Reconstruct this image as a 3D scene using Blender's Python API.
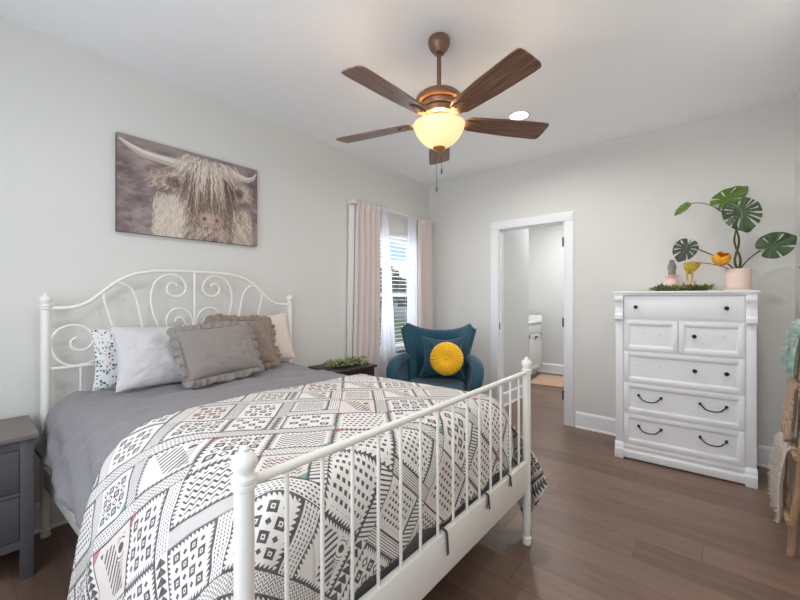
import bpy, bmesh, math, random
import numpy as np
from math import sin, cos, pi, radians, sqrt, hypot, atan2
from mathutils import Vector, Matrix, noise

random.seed(7)
S = bpy.context.scene
for o in list(bpy.data.objects):
    bpy.data.objects.remove(o)

# ------------------------------------------------------------------ camera, world, lights, exposure
cam_d = bpy.data.cameras.new('camera')
cam = bpy.data.objects.new('camera', cam_d)
S.collection.objects.link(cam)
cam.location = (2.8305, -3.9393, 1.2808)
cam.rotation_euler = (radians(90), 0, 0.70177)
cam_d.sensor_width = 36
cam_d.lens = 36 * 373.16 / 800
cam_d.shift_y = -2.6 / 800
cam_d.clip_start = 0.02
S.camera = cam

S.view_settings.view_transform = 'Standard'
S.view_settings.look = 'None'
S.view_settings.gamma = 1
S.view_settings.use_curve_mapping = False
S.view_settings.exposure = 0.13
S.cycles.diffuse_bounces = 8
S.cycles.max_bounces = 14


def lin(c):
    c = c / 255.0
    return c / 12.92 if c <= 0.04045 else ((c + 0.055) / 1.055) ** 2.4


def rgb(r, g, b):
    return (lin(r), lin(g), lin(b), 1.0)


W = bpy.data.worlds.new('world')
S.world = W
W.use_nodes = True
wn, wl = W.node_tree.nodes, W.node_tree.links
wn.clear()
w_out = wn.new('ShaderNodeOutputWorld')
w_bg = wn.new('ShaderNodeBackground')
w_tc = wn.new('ShaderNodeTexCoord')
w_map = wn.new('ShaderNodeMapping')
w_map.inputs['Scale'].default_value = (1.2, 1.2, 4.5)
w_no = wn.new('ShaderNodeTexNoise')
w_no.inputs['Scale'].default_value = 3.2
w_no.inputs['Detail'].default_value = 6
w_no.inputs['Roughness'].default_value = 0.55
w_rp = wn.new('ShaderNodeValToRGB')
w_rp.color_ramp.elements[0].position = 0.44
w_rp.color_ramp.elements[0].color = rgb(165, 203, 240)
w_rp.color_ramp.elements[1].position = 0.60
w_rp.color_ramp.elements[1].color = rgb(250, 252, 255)
wl.new(w_tc.outputs['Generated'], w_map.inputs['Vector'])
wl.new(w_map.outputs['Vector'], w_no.inputs['Vector'])
wl.new(w_no.outputs['Fac'], w_rp.inputs['Fac'])
wl.new(w_rp.outputs['Color'], w_bg.inputs['Color'])
wl.new(w_bg.outputs['Background'], w_out.inputs['Surface'])
w_bg.inputs['Strength'].default_value = 1.15


def area_light(name, loc, rot, sx, sy, power, col, spread=180, shape='RECTANGLE'):
    d = bpy.data.lights.new(name, 'AREA')
    d.shape = shape
    d.size = sx
    if shape in ('RECTANGLE', 'ELLIPSE'):
        d.size_y = sy
    d.energy = power
    d.color = col
    d.spread = radians(spread)
    o = bpy.data.objects.new(name, d)
    S.collection.objects.link(o)
    o.location = loc
    o.rotation_euler = rot
    return o


# cool fill at an assumed window behind the camera, daylight through the curtained window
area_light('assumed_window_fill', (1.95, -4.70, 1.50), (radians(90), 0, 0), 2.1, 1.7, 26, (0.88, 0.945, 1.0))  # area lamp added to fill the room from an unseen, assumed window
area_light('daylight_side_window', (-0.42, -0.72, 1.5), (0, radians(-90), 0), 1.2, 0.9, 28, (0.92, 0.96, 1.0))
# recessed ceiling lights (one in view, one assumed), plus an added fill lamp
area_light('recessed_or_fill_lamp', (1.63, -1.045, 2.715), (0, 0, 0), 0.14, 0.14, 11.5, (1.0, 0.97, 0.94), 165, 'DISK')
area_light('recessed_or_fill_lamp', (1.63, -3.40, 2.715), (0, 0, 0), 0.14, 0.14, 7, (1.0, 0.96, 0.92), 165, 'DISK')  # added unseen lamp without a fixture, soft fill from the camera side
area_light('recessed_or_fill_lamp', (2.93, -1.48, 2.72), (0, 0, 0), 0.10, 0.10, 6, (1.0, 0.97, 0.94), 165, 'DISK')  # assumed lamp by the right wall, out of view and without a fixture
area_light('assumed_bathroom_lamp', (1.22, 1.62, 2.6), (0, 0, 0), 0.4, 0.4, 24, (0.98, 0.99, 1.0))  # assumed ceiling lamp, out of view, lighting the bathroom
pl = bpy.data.lights.new('fan_lamp', 'POINT')
pl.energy = 7.5
pl.color = (1.0, 0.80, 0.56)
pl.shadow_soft_size = 0.04
plo = bpy.data.objects.new('fan_lamp', pl)
S.collection.objects.link(plo)
plo.location = (1.640, -2.190, 2.215)

# ------------------------------------------------------------------ node helper


class N:
    """A value in a node tree; arithmetic on it makes Math nodes."""
    def __init__(s, t, sock):
        s.t, s.s = t, sock

    def _op(s, op, *others, rev=False):
        n = s.t.nodes.new('ShaderNodeMath')
        n.operation = op
        ins = [s] + list(others)
        if rev:
            ins = ins[::-1]
        for i, v in enumerate(ins):
            if isinstance(v, N):
                s.t.links.new(v.s, n.inputs[i])
            else:
                n.inputs[i].default_value = v
        return N(s.t, n.outputs[0])

    def __add__(s, o): return s._op('ADD', o)
    __radd__ = __add__
    def __sub__(s, o): return s._op('SUBTRACT', o)
    def __rsub__(s, o): return s._op('SUBTRACT', o, rev=True)
    def __mul__(s, o): return s._op('MULTIPLY', o)
    __rmul__ = __mul__
    def __truediv__(s, o): return s._op('DIVIDE', o)
    def __lt__(s, o): return s._op('LESS_THAN', o)
    def __gt__(s, o): return s._op('GREATER_THAN', o)
    def fr(s): return s._op('FRACT')
    def fl(s): return s._op('FLOOR')
    def ab(s): return s._op('ABSOLUTE')
    def mn(s, o): return s._op('MINIMUM', o)
    def mx(s, o): return s._op('MAXIMUM', o)


def mixcol(t, fac, a, b):
    m = t.nodes.new('ShaderNodeMix')
    m.data_type = 'RGBA'
    if isinstance(fac, N):
        t.links.new(fac.s, m.inputs[0])
    else:
        m.inputs[0].default_value = fac
    for v, i in ((a, 6), (b, 7)):
        if isinstance(v, tuple):
            m.inputs[i].default_value = v
        else:
            t.links.new(v, m.inputs[i])
    return m.outputs[2]


def mat(name, col, rough=0.5, metal=0.0, var=0.0, vscale=8.0, bump=0.0, bscale=60.0, vstretch=(1, 1, 1),
        col2=None, emit=None, estr=0.0, sheen=0.0, coat=0.0):
    m = bpy.data.materials.new(name)
    m.use_nodes = True
    t = m.node_tree
    b = t.nodes['Principled BSDF']
    b.inputs['Base Color'].default_value = col
    b.inputs['Roughness'].default_value = rough
    b.inputs['Metallic'].default_value = metal
    if sheen:
        b.inputs['Sheen Weight'].default_value = sheen
    if coat:
        b.inputs['Coat Weight'].default_value = coat
    if emit:
        b.inputs['Emission Color'].default_value = emit
        b.inputs['Emission Strength'].default_value = estr
    if var or bump:
        tc = t.nodes.new('ShaderNodeTexCoord')
        mp = t.nodes.new('ShaderNodeMapping')
        mp.inputs['Scale'].default_value = vstretch
        t.links.new(tc.outputs['Object'], mp.inputs['Vector'])
    if var:
        nz = t.nodes.new('ShaderNodeTexNoise')
        nz.inputs['Scale'].default_value = vscale
        nz.inputs['Detail'].default_value = 5
        t.links.new(mp.outputs['Vector'], nz.inputs['Vector'])
        c2 = col2 or tuple(max(0, c * (1 - var)) for c in col[:3]) + (1,)
        rp = t.nodes.new('ShaderNodeValToRGB')
        rp.color_ramp.elements[0].position = 0.3
        rp.color_ramp.elements[0].color = c2
        rp.color_ramp.elements[1].position = 0.7
        rp.color_ramp.elements[1].color = col
        t.links.new(nz.outputs['Fac'], rp.inputs['Fac'])
        t.links.new(rp.outputs['Color'], b.inputs['Base Color'])
    if bump:
        n2 = t.nodes.new('ShaderNodeTexNoise')
        n2.inputs['Scale'].default_value = bscale
        n2.inputs['Detail'].default_value = 4
        t.links.new(mp.outputs['Vector'], n2.inputs['Vector'])
        bp = t.nodes.new('ShaderNodeBump')
        bp.inputs['Strength'].default_value = bump
        bp.inputs['Distance'].default_value = 0.01
        t.links.new(n2.outputs['Fac'], bp.inputs['Height'])
        t.links.new(bp.outputs['Normal'], b.inputs['Normal'])
    return m


M = {}
M['wall'] = mat('wall_paint', rgb(222, 220, 215), 0.85, bump=0.05, bscale=180)
M['ceiling'] = mat('ceiling_paint', rgb(246, 246, 247), 0.9)
M['bathwall'] = mat('bathroom_wall_paint', rgb(216, 217, 215), 0.8)
M['trim'] = mat('white_trim', rgb(238, 238, 240), 0.45)
M['bedmetal'] = mat('white_powder_coat', rgb(240, 236, 228), 0.35, coat=0.2)
M['dresser'] = mat('white_dresser_paint', rgb(242, 242, 243), 0.42)
M['black'] = mat('black_iron', rgb(22, 22, 24), 0.45, 0.3)
M['hinge'] = mat('dark_bronze', rgb(88, 84, 80), 0.4, 0.7)
M['duvet'] = mat('grey_cotton', rgb(135, 130, 133), 0.95, var=0.06, vscale=14, bump=0.1, bscale=300, sheen=0.15)
M['sheet'] = mat('pale_sheet', rgb(196, 200, 190), 0.9, bump=0.1, bscale=200)
M['linen'] = mat('grey_linen', rgb(150, 141, 136), 0.95, var=0.13, vscale=120, bump=0.35, bscale=420, sheen=0.2)
M['linen2'] = mat('brown_grey_linen', rgb(150, 132, 120), 0.95, var=0.16, vscale=30, bump=0.35, bscale=300, sheen=0.2)
M['whitepillow'] = mat('white_satin', rgb(206, 203, 204), 0.6, sheen=0.2)
M['pinkpillow'] = mat('blush_satin', rgb(232, 216, 206), 0.7, sheen=0.2)
M['bronze'] = mat('fan_bronze', rgb(140, 108, 88), 0.40, 0.5, var=0.25, vscale=30)
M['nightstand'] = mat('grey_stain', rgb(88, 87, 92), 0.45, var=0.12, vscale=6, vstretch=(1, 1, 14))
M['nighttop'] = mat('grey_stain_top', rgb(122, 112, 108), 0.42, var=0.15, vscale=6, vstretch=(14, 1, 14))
M['darkwood'] = mat('dark_wood', rgb(48, 40, 38), 0.4, var=0.2)
M['teal'] = mat('teal_velvet', rgb(12, 76, 98), 0.75, var=0.2, vscale=5, bump=0.08, bscale=400, sheen=0.25)
M['teal2'] = mat('teal_velvet_cushion', rgb(10, 70, 86), 0.7, var=0.22, vscale=12, sheen=0.35)
M['yellow'] = mat('yellow_velvet', rgb(255, 196, 10), 0.75, var=0.1, vscale=30, sheen=0.3)
M['drape'] = mat('blush_drape', rgb(222, 210, 204), 0.95, bump=0.1, bscale=300)
M['drapelining'] = mat('drape_lining', rgb(236, 232, 228), 0.95)
M['slat'] = mat('blind_slat', rgb(236, 236, 236), 0.5)
M['vinyl'] = mat('window_vinyl', rgb(240, 240, 240), 0.4)
M['pot'] = mat('blush_ceramic', rgb(232, 208, 194), 0.6, var=0.05, vscale=30)
M['white_ceramic'] = mat('white_ceramic', rgb(235, 232, 228), 0.4)
M['pinkvase'] = mat('pink_ceramic', rgb(236, 205, 196), 0.3, coat=0.3)
M['soil'] = mat('soil', rgb(60, 45, 35), 0.95, var=0.4, vscale=60)
M['leaf'] = mat('leaf_green', rgb(62, 92, 44), 0.4, var=0.45, vscale=18, col2=rgb(34, 58, 30))
M['leaflight'] = mat('young_leaf_green', rgb(98, 130, 52), 0.4, var=0.3, vscale=14)
M['leafdark'] = mat('dark_leaf_green', rgb(66, 76, 56), 0.4, var=0.5, vscale=24, col2=rgb(38, 46, 36))
M['stem'] = mat('plant_stem', rgb(84, 88, 50), 0.6, var=0.3, vscale=20)
M['stembrown'] = mat('plant_stem_brown', rgb(84, 66, 50), 0.6, var=0.3, vscale=20)
M['petal'] = mat('orange_petal', rgb(246, 170, 26), 0.6, var=0.25, vscale=40)
M['petal2'] = mat('yellow_petal', rgb(232, 196, 60), 0.6, var=0.35, vscale=50, col2=rgb(170, 150, 70))
M['greybud'] = mat('grey_bud', rgb(158, 150, 146), 0.8, var=0.3, vscale=80)
M['moss'] = mat('moss_leaf', rgb(138, 150, 70), 0.7, var=0.5, vscale=40, col2=rgb(66, 84, 32))
M['euca'] = mat('pale_green_leaf', rgb(188, 194, 146), 0.7, var=0.4, vscale=40, col2=rgb(122, 134, 86))
M['rustic'] = mat('rustic_branch_wood', rgb(178, 142, 106), 0.7, var=0.35, vscale=10, vstretch=(4, 4, 1))
M['cutwood'] = mat('cut_wood_end', rgb(196, 150, 100), 0.7, var=0.2, vscale=30)
M['fuzzbeige'] = mat('beige_fleece', rgb(226, 210, 194), 0.95, var=0.35, vscale=70, sheen=0.3)
M['fuzzteal'] = mat('teal_white_fleece', rgb(214, 208, 204), 0.95, var=0.5, vscale=26, col2=rgb(92, 168, 150), sheen=0.3)
M['knit'] = mat('beige_knit', rgb(200, 176, 156), 0.95, var=0.4, vscale=90, col2=rgb(140, 112, 92), bump=0.5, bscale=120)
M['bathmat'] = mat('tan_bath_mat', rgb(196, 160, 136), 0.95, bump=0.3, bscale=150)
M['vanity'] = mat('vanity_paint', rgb(226, 226, 226), 0.45)
M['counter'] = mat('white_counter', rgb(240, 238, 236), 0.25)
M['strap'] = mat('dark_grey_strap', rgb(74, 70, 72), 0.9)
M['lawn'] = mat('lawn', rgb(104, 126, 66), 0.95, var=0.35, vscale=3)
M['bark'] = mat('bark', rgb(96, 84, 72), 0.9, var=0.3)
M['treeleaf'] = mat('tree_leaf', rgb(92, 112, 84), 0.85, var=0.5, vscale=2.5)
M['housewall'] = mat('house_siding', rgb(196, 194, 190), 0.8)
M['houseroof'] = mat('house_roof', rgb(110, 106, 104), 0.9, var=0.2)
M['houseglass'] = mat('house_window', rgb(60, 70, 80), 0.2)
M['fence'] = mat('fence_wood', rgb(150, 138, 122), 0.85, var=0.25, vscale=4)
M['path'] = mat('concrete_path', rgb(206, 204, 198), 0.9, var=0.1)
M['lens'] = mat('lit_lens', rgb(255, 255, 255), 0.4, emit=(1, 0.97, 0.92, 1), estr=6.0)
M['brass'] = mat('brass_finial', rgb(190, 130, 50), 0.35, 0.7)
M['cord'] = mat('pull_chain', rgb(120, 112, 104), 0.4, 0.6)
M['bronzeglass'] = mat('door_paint', rgb(236, 236, 238), 0.4)


def blade_mat():
    m = mat('walnut_blade', rgb(98, 70, 58), 0.33)
    t = m.node_tree
    b = t.nodes['Principled BSDF']
    tc = t.nodes.new('ShaderNodeTexCoord')
    mp = t.nodes.new('ShaderNodeMapping')
    mp.inputs['Scale'].default_value = (2.0, 34, 10)
    nz = t.nodes.new('ShaderNodeTexNoise')
    nz.inputs['Scale'].default_value = 2.2
    nz.inputs['Detail'].default_value = 6
    rp = t.nodes.new('ShaderNodeValToRGB')
    rp.color_ramp.elements[0].position = 0.35
    rp.color_ramp.elements[0].color = rgb(92, 64, 54)
    rp.color_ramp.elements[1].position = 0.7
    rp.color_ramp.elements[1].color = rgb(146, 110, 90)
    t.links.new(tc.outputs['Object'], mp.inputs['Vector'])
    t.links.new(mp.outputs['Vector'], nz.inputs['Vector'])
    t.links.new(nz.outputs['Fac'], rp.inputs['Fac'])
    t.links.new(rp.outputs['Color'], b.inputs['Base Color'])
    return m


M['blade'] = blade_mat()


def bowl_mat():
    m = mat('amber_glass', rgb(250, 226, 170), 0.35)
    t = m.node_tree
    b = t.nodes['Principled BSDF']
    tc = t.nodes.new('ShaderNodeTexCoord')
    nz = t.nodes.new('ShaderNodeTexNoise')
    nz.inputs['Scale'].default_value = 14
    nz.inputs['Detail'].default_value = 4
    rp = t.nodes.new('ShaderNodeValToRGB')
    rp.color_ramp.elements[0].position = 0.3
    rp.color_ramp.elements[0].color = (1.0, 0.70, 0.30, 1)
    rp.color_ramp.elements[1].position = 0.75
    rp.color_ramp.elements[1].color = (1.0, 0.82, 0.50, 1)
    t.links.new(tc.outputs['Object'], nz.inputs['Vector'])
    t.links.new(nz.outputs['Fac'], rp.inputs['Fac'])
    t.links.new(rp.outputs['Color'], b.inputs['Emission Color'])
    b.inputs['Emission Strength'].default_value = 0.62
    return m


M['bowl'] = bowl_mat()


def floor_mat():
    m = mat('wood_plank_floor', rgb(120, 96, 84), 0.38)
    t = m.node_tree
    b = t.nodes['Principled BSDF']
    tc = t.nodes.new('ShaderNodeTexCoord')
    sp = t.nodes.new('ShaderNodeSeparateXYZ')
    t.links.new(tc.outputs['Object'], sp.inputs[0])
    x, y = N(t, sp.outputs[0]), N(t, sp.outputs[1])
    row = (y / 0.18).fl()
    wn_ = t.nodes.new('ShaderNodeTexWhiteNoise')
    wn_.noise_dimensions = '1D'
    t.links.new(row.s, wn_.inputs['W'])
    off = N(t, wn_.outputs['Value'])
    col_ = (x / 1.22 + off * 3.7)
    ci = col_.fl()
    w2 = t.nodes.new('ShaderNodeTexWhiteNoise')
    w2.noise_dimensions = '2D'
    cb = t.nodes.new('ShaderNodeCombineXYZ')
    t.links.new(row.s, cb.inputs[0])
    t.links.new(ci.s, cb.inputs[1])
    t.links.new(cb.outputs[0], w2.inputs['Vector'])
    tone = N(t, w2.outputs['Value'])
    mp = t.nodes.new('ShaderNodeCombineXYZ')
    t.links.new((x * 1.6 + tone * 9).s, mp.inputs[0])
    t.links.new((y * 14).s, mp.inputs[1])
    nz = t.nodes.new('ShaderNodeTexNoise')
    nz.inputs['Scale'].default_value = 1.6
    nz.inputs['Detail'].default_value = 7
    nz.inputs['Roughness'].default_value = 0.6
    t.links.new(mp.outputs[0], nz.inputs['Vector'])
    f = (N(t, nz.outputs['Fac']) - 0.5) * 1.2 + 0.5
    f = f * 0.62 + tone * 0.38
    rp = t.nodes.new('ShaderNodeValToRGB')
    rp.color_ramp.elements[0].position = 0.2
    rp.color_ramp.elements[0].color = rgb(98, 76, 64)
    rp.color_ramp.elements[1].position = 0.85
    rp.color_ramp.elements[1].color = rgb(138, 111, 95)
    t.links.new(f.s, rp.inputs['Fac'])
    e1 = ((y / 0.18).fr() - 0.5).ab() > 0.493
    e2 = (col_.fr() - 0.5).ab() > 0.4985
    seam = e1.mx(e2) * 0.55
    c = mixcol(t, seam, rp.outputs['Color'], rgb(52, 40, 35))
    t.links.new(c, b.inputs['Base Color'])
    bp = t.nodes.new('ShaderNodeBump')
    bp.inputs['Strength'].default_value = 0.12
    bp.inputs['Distance'].default_value = 0.004
    t.links.new(nz.outputs['Fac'], bp.inputs['Height'])
    t.links.new(bp.outputs['Normal'], b.inputs['Normal'])
    return m


M['floor'] = floor_mat()


def quilt_mat():
    m = mat('patterned_quilt', rgb(230, 222, 216), 0.95, sheen=0.1)
    t = m.node_tree
    b = t.nodes['Principled BSDF']
    uv = t.nodes.new('ShaderNodeUVMap')
    uv.uv_map = 'UVMap'
    sp = t.nodes.new('ShaderNodeSeparateXYZ')
    t.links.new(uv.outputs['UV'], sp.inputs[0])
    u, v = N(t, sp.outputs[0]), N(t, sp.outputs[1])
    # diamond lattice of blocks, on the bias of the cloth
    P, R_ = 0.205, 0.195
    r = (v - u) / (1.4142 * R_)
    q = (u + v) / (1.4142 * P)
    ir, fr_ = r.fl(), r.fr()
    iq, fq = q.fl(), q.fr()

    def rnd(k):
        w = t.nodes.new('ShaderNodeTexWhiteNoise')
        w.noise_dimensions = '3D'
        c = t.nodes.new('ShaderNodeCombineXYZ')
        t.links.new(iq.s, c.inputs[0])
        t.links.new(ir.s, c.inputs[1])
        c.inputs[2].default_value = k
        t.links.new(c.outputs[0], w.inputs['Vector'])
        return N(t, w.outputs['Value'])
    h1, h2, h3 = rnd(1.3), rnd(5.7), rnd(9.1)
    BQ, BR = 0.76, 0.75
    # narrow bands between the blocks
    kr = (h3 > 0.60)            # some blocks run on over their band
    kq = ((h1 * 7.3).fr() > 0.68)
    BRe = kr * (1 - BR) + BR
    BQe = kq * (1 - BQ) + BQ
    inband_r = fr_ > BRe
    inband_q = (fq > BQe) * (1 - inband_r)
    br = (fr_ - BR) / (1 - BR)
    bq = (fq - BQ) / (1 - BQ)
    zig = ((br * 5 + ((q * 13).fr() - 0.5).ab() * 2.0).fr() < 0.32)
    dash = ((br * 5).fr() < 0.42) * ((q * 17 + (br * 5).fl() * 0.5).fr() < 0.58)
    lines = ((br * 7).fr() < 0.35)
    band_r = zig * (h1 < 0.4) + dash * (h1 > 0.7) + lines * (1 - (h1 < 0.4)) * (1 - (h1 > 0.7))
    tri_b = (((r * 9).fr()) > (bq - 0.5).ab() * 2.2) * ((bq - 0.5).ab() < 0.36)
    hatch = ((r * 15 + bq * 1.6).fr() < 0.38)
    ticks = ((bq * 5).fr() < 0.36) * ((r * 21).fr() < 0.62)
    band_q = tri_b * (h2 < 0.3) + hatch * (h2 > 0.66) + ticks * (1 - (h2 < 0.3)) * (1 - (h2 > 0.66))
    edge_line = ((br - 0.03).ab() < 0.045).mx((br - 0.97).ab() < 0.03)
    edge_line_q = ((bq - 0.04).ab() < 0.055)
    # the block itself
    x, y = fq / BQe, fr_ / BRe
    dx = x.mn(1 - x)
    dy = y.mn(1 - y)
    d = dx.mn(dy)
    along = (dx < dy) * y + (1 - (dx < dy)) * x
    saw = (d < 0.085) * (((along * 13).fr()) > (d / 0.085))
    inner = d > 0.12
    gx, gy = ((x - 0.12) * 5.27), ((y - 0.12) * 5.27)
    cx, cy = (gx.fr() - 0.5), (gy.fr() - 0.5)
    mm = cx.ab().mx(cy.ab())
    ring = ((mm - 0.29).ab() < 0.12).mx(mm < 0.08)
    alt = (((gx.fl() + gy.fl()) * 0.5).fr() < 0.25)
    dia = cx.ab() + cy.ab()
    diam = ((dia - 0.34).ab() < 0.10)
    m1 = alt * ring + (1 - alt) * ((dia < 0.26) * (h3 > 0.4))
    stroke = (((x * 1.5 + y) * 5.2).fr() < 0.42) * (((x - y * 0.5) - 0.28).ab() < 0.19)
    dot2 = ((((x - 0.75) * (x - 0.75) + (y - 0.3) * (y - 0.3)) * 60).fr() < 0.3) * ((x - 0.75).ab() < 0.1)
    m2 = stroke.mx(dot2)
    m3 = ((y * 8).fr() < 0.46) * ((x * 9 + ((y * 8).fl() * 0.37)).fr() < 0.55)
    m4 = ((y * 8 + ((x * 8).fr() - 0.5).ab() * 1.3).fr() < 0.38)
    m5 = alt * diam + (1 - alt) * ring * 1.0
    s1, s2, s3, s4 = h1 < 0.28, h1 < 0.46, h1 < 0.64, h1 < 0.80
    motif = s1 * m1 + (s2 - s1) * m2 + (s3 - s2) * m3 + (s4 - s3) * m4 + (1 - s4) * m5
    blk = saw * (h2 < 0.72) + inner * motif
    blk = blk.mx((d < 0.02))
    dark = inband_r * (band_r.mx(edge_line)) + inband_q * (band_q.mx(edge_line_q)) \
        + (1 - inband_r) * (1 - inband_q) * blk
    dark = dark.mn(1.0)
    # worn print: weaker ink here and there
    nz = t.nodes.new('ShaderNodeTexNoise')
    nz.inputs['Scale'].default_value = 70
    t.links.new(uv.outputs['UV'], nz.inputs['Vector'])
    ink = dark * (0.74 + N(t, nz.outputs['Fac']) * 0.3)
    # accents: small coloured triangles in some corners, tinted blocks
    inblk = (1 - inband_r) * (1 - inband_q)
    corner = inblk * ((x + y) < 0.20) * (h3 > 0.72)
    corner2 = inblk * ((x + y) > 1.80) * (h3 < 0.25)
    tint = inblk * (h2 > 0.80) * 0.45
    base = mixcol(t, tint, rgb(232, 225, 220), rgb(212, 194, 182))
    c = mixcol(t, ink.mn(1.0), base, rgb(44, 38, 42))
    c = mixcol(t, corner * 0.75, c, rgb(168, 84, 92))
    c = mixcol(t, corner2 * 0.75, c, rgb(72, 130, 118))
    t.links.new(c, b.inputs['Base Color'])
    bp = t.nodes.new('ShaderNodeBump')
    bp.inputs['Strength'].default_value = 0.3
    bp.inputs['Distance'].default_value = 0.004
    st = ((v * 26).fr() - 0.5).ab()
    t.links.new(st.s, bp.inputs['Height'])
    t.links.new(bp.outputs['Normal'], b.inputs['Normal'])
    return m


M['quilt'] = quilt_mat()


def speck_mat():
    m = mat('terrazzo_cotton', rgb(232, 230, 228), 0.9)
    t = m.node_tree
    b = t.nodes['Principled BSDF']
    tc = t.nodes.new('ShaderNodeTexCoord')
    vo = t.nodes.new('ShaderNodeTexVoronoi')
    vo.inputs['Scale'].default_value = 75
    t.links.new(tc.outputs['Object'], vo.inputs['Vector'])
    sp = t.nodes.new('ShaderNodeSeparateColor')
    t.links.new(vo.outputs['Color'], sp.inputs[0])
    k = N(t, sp.outputs[0])
    near = (N(t, vo.outputs['Distance']) < (k * 0.52))
    on = near * (k > 0.3)
    rp = t.nodes.new('ShaderNodeValToRGB')
    rp.color_ramp.interpolation = 'CONSTANT'
    e = rp.color_ramp.elements
    e[0].position = 0
    e[0].color = rgb(58, 72, 86)
    e[1].position = 0.35
    e[1].color = rgb(120, 150, 152)
    z = e.new(0.6)
    z.color = rgb(196, 150, 138)
    z = e.new(0.8)
    z.color = rgb(70, 74, 80)
    t.links.new(sp.outputs[1], rp.inputs['Fac'])
    c = mixcol(t, on, rgb(232, 230, 228), rp.outputs['Color'])
    t.links.new(c, b.inputs['Base Color'])
    return m


M['speck'] = speck_mat()


def sheer_mat():
    m = bpy.data.materials.new('white_sheer')
    m.use_nodes = True
    t = m.node_tree
    t.nodes.clear()
    out = t.nodes.new('ShaderNodeOutputMaterial')
    df = t.nodes.new('ShaderNodeBsdfDiffuse')
    df.inputs['Color'].default_value = rgb(244, 244, 246)
    tl = t.nodes.new('ShaderNodeBsdfTranslucent')
    tl.inputs['Color'].default_value = rgb(244, 244, 248)
    tr = t.nodes.new('ShaderNodeBsdfTransparent')
    a = t.nodes.new('ShaderNodeMixShader')
    a.inputs[0].default_value = 0.5
    c = t.nodes.new('ShaderNodeMixShader')
    c.inputs[0].default_value = 0.16
    t.links.new(df.outputs[0], a.inputs[1])
    t.links.new(tl.outputs[0], a.inputs[2])
    t.links.new(a.outputs[0], c.inputs[1])
    t.links.new(tr.outputs[0], c.inputs[2])
    t.links.new(c.outputs[0], out.inputs['Surface'])
    return m


M['sheer'] = sheer_mat()


def pane_mat():
    m = bpy.data.materials.new('window_glass')
    m.use_nodes = True
    t = m.node_tree
    t.nodes.clear()
    out = t.nodes.new('ShaderNodeOutputMaterial')
    tr = t.nodes.new('ShaderNodeBsdfTransparent')
    tr.inputs['Color'].default_value = (0.97, 0.98, 0.98, 1)
    gl = t.nodes.new('ShaderNodeBsdfGlossy')
    gl.inputs['Roughness'].default_value = 0.02
    a = t.nodes.new('ShaderNodeMixShader')
    a.inputs[0].default_value = 0.05
    t.links.new(tr.outputs[0], a.inputs[1])
    t.links.new(gl.outputs[0], a.inputs[2])
    t.links.new(a.outputs[0], out.inputs['Surface'])
    return m


M['pane'] = pane_mat()


def vcol_mat(name, attr):
    m = mat(name, (1, 1, 1, 1), 0.7)
    t = m.node_tree
    a = t.nodes.new('ShaderNodeAttribute')
    a.attribute_name = attr
    t.links.new(a.outputs['Color'], t.nodes['Principled BSDF'].inputs['Base Color'])
    return m


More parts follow.
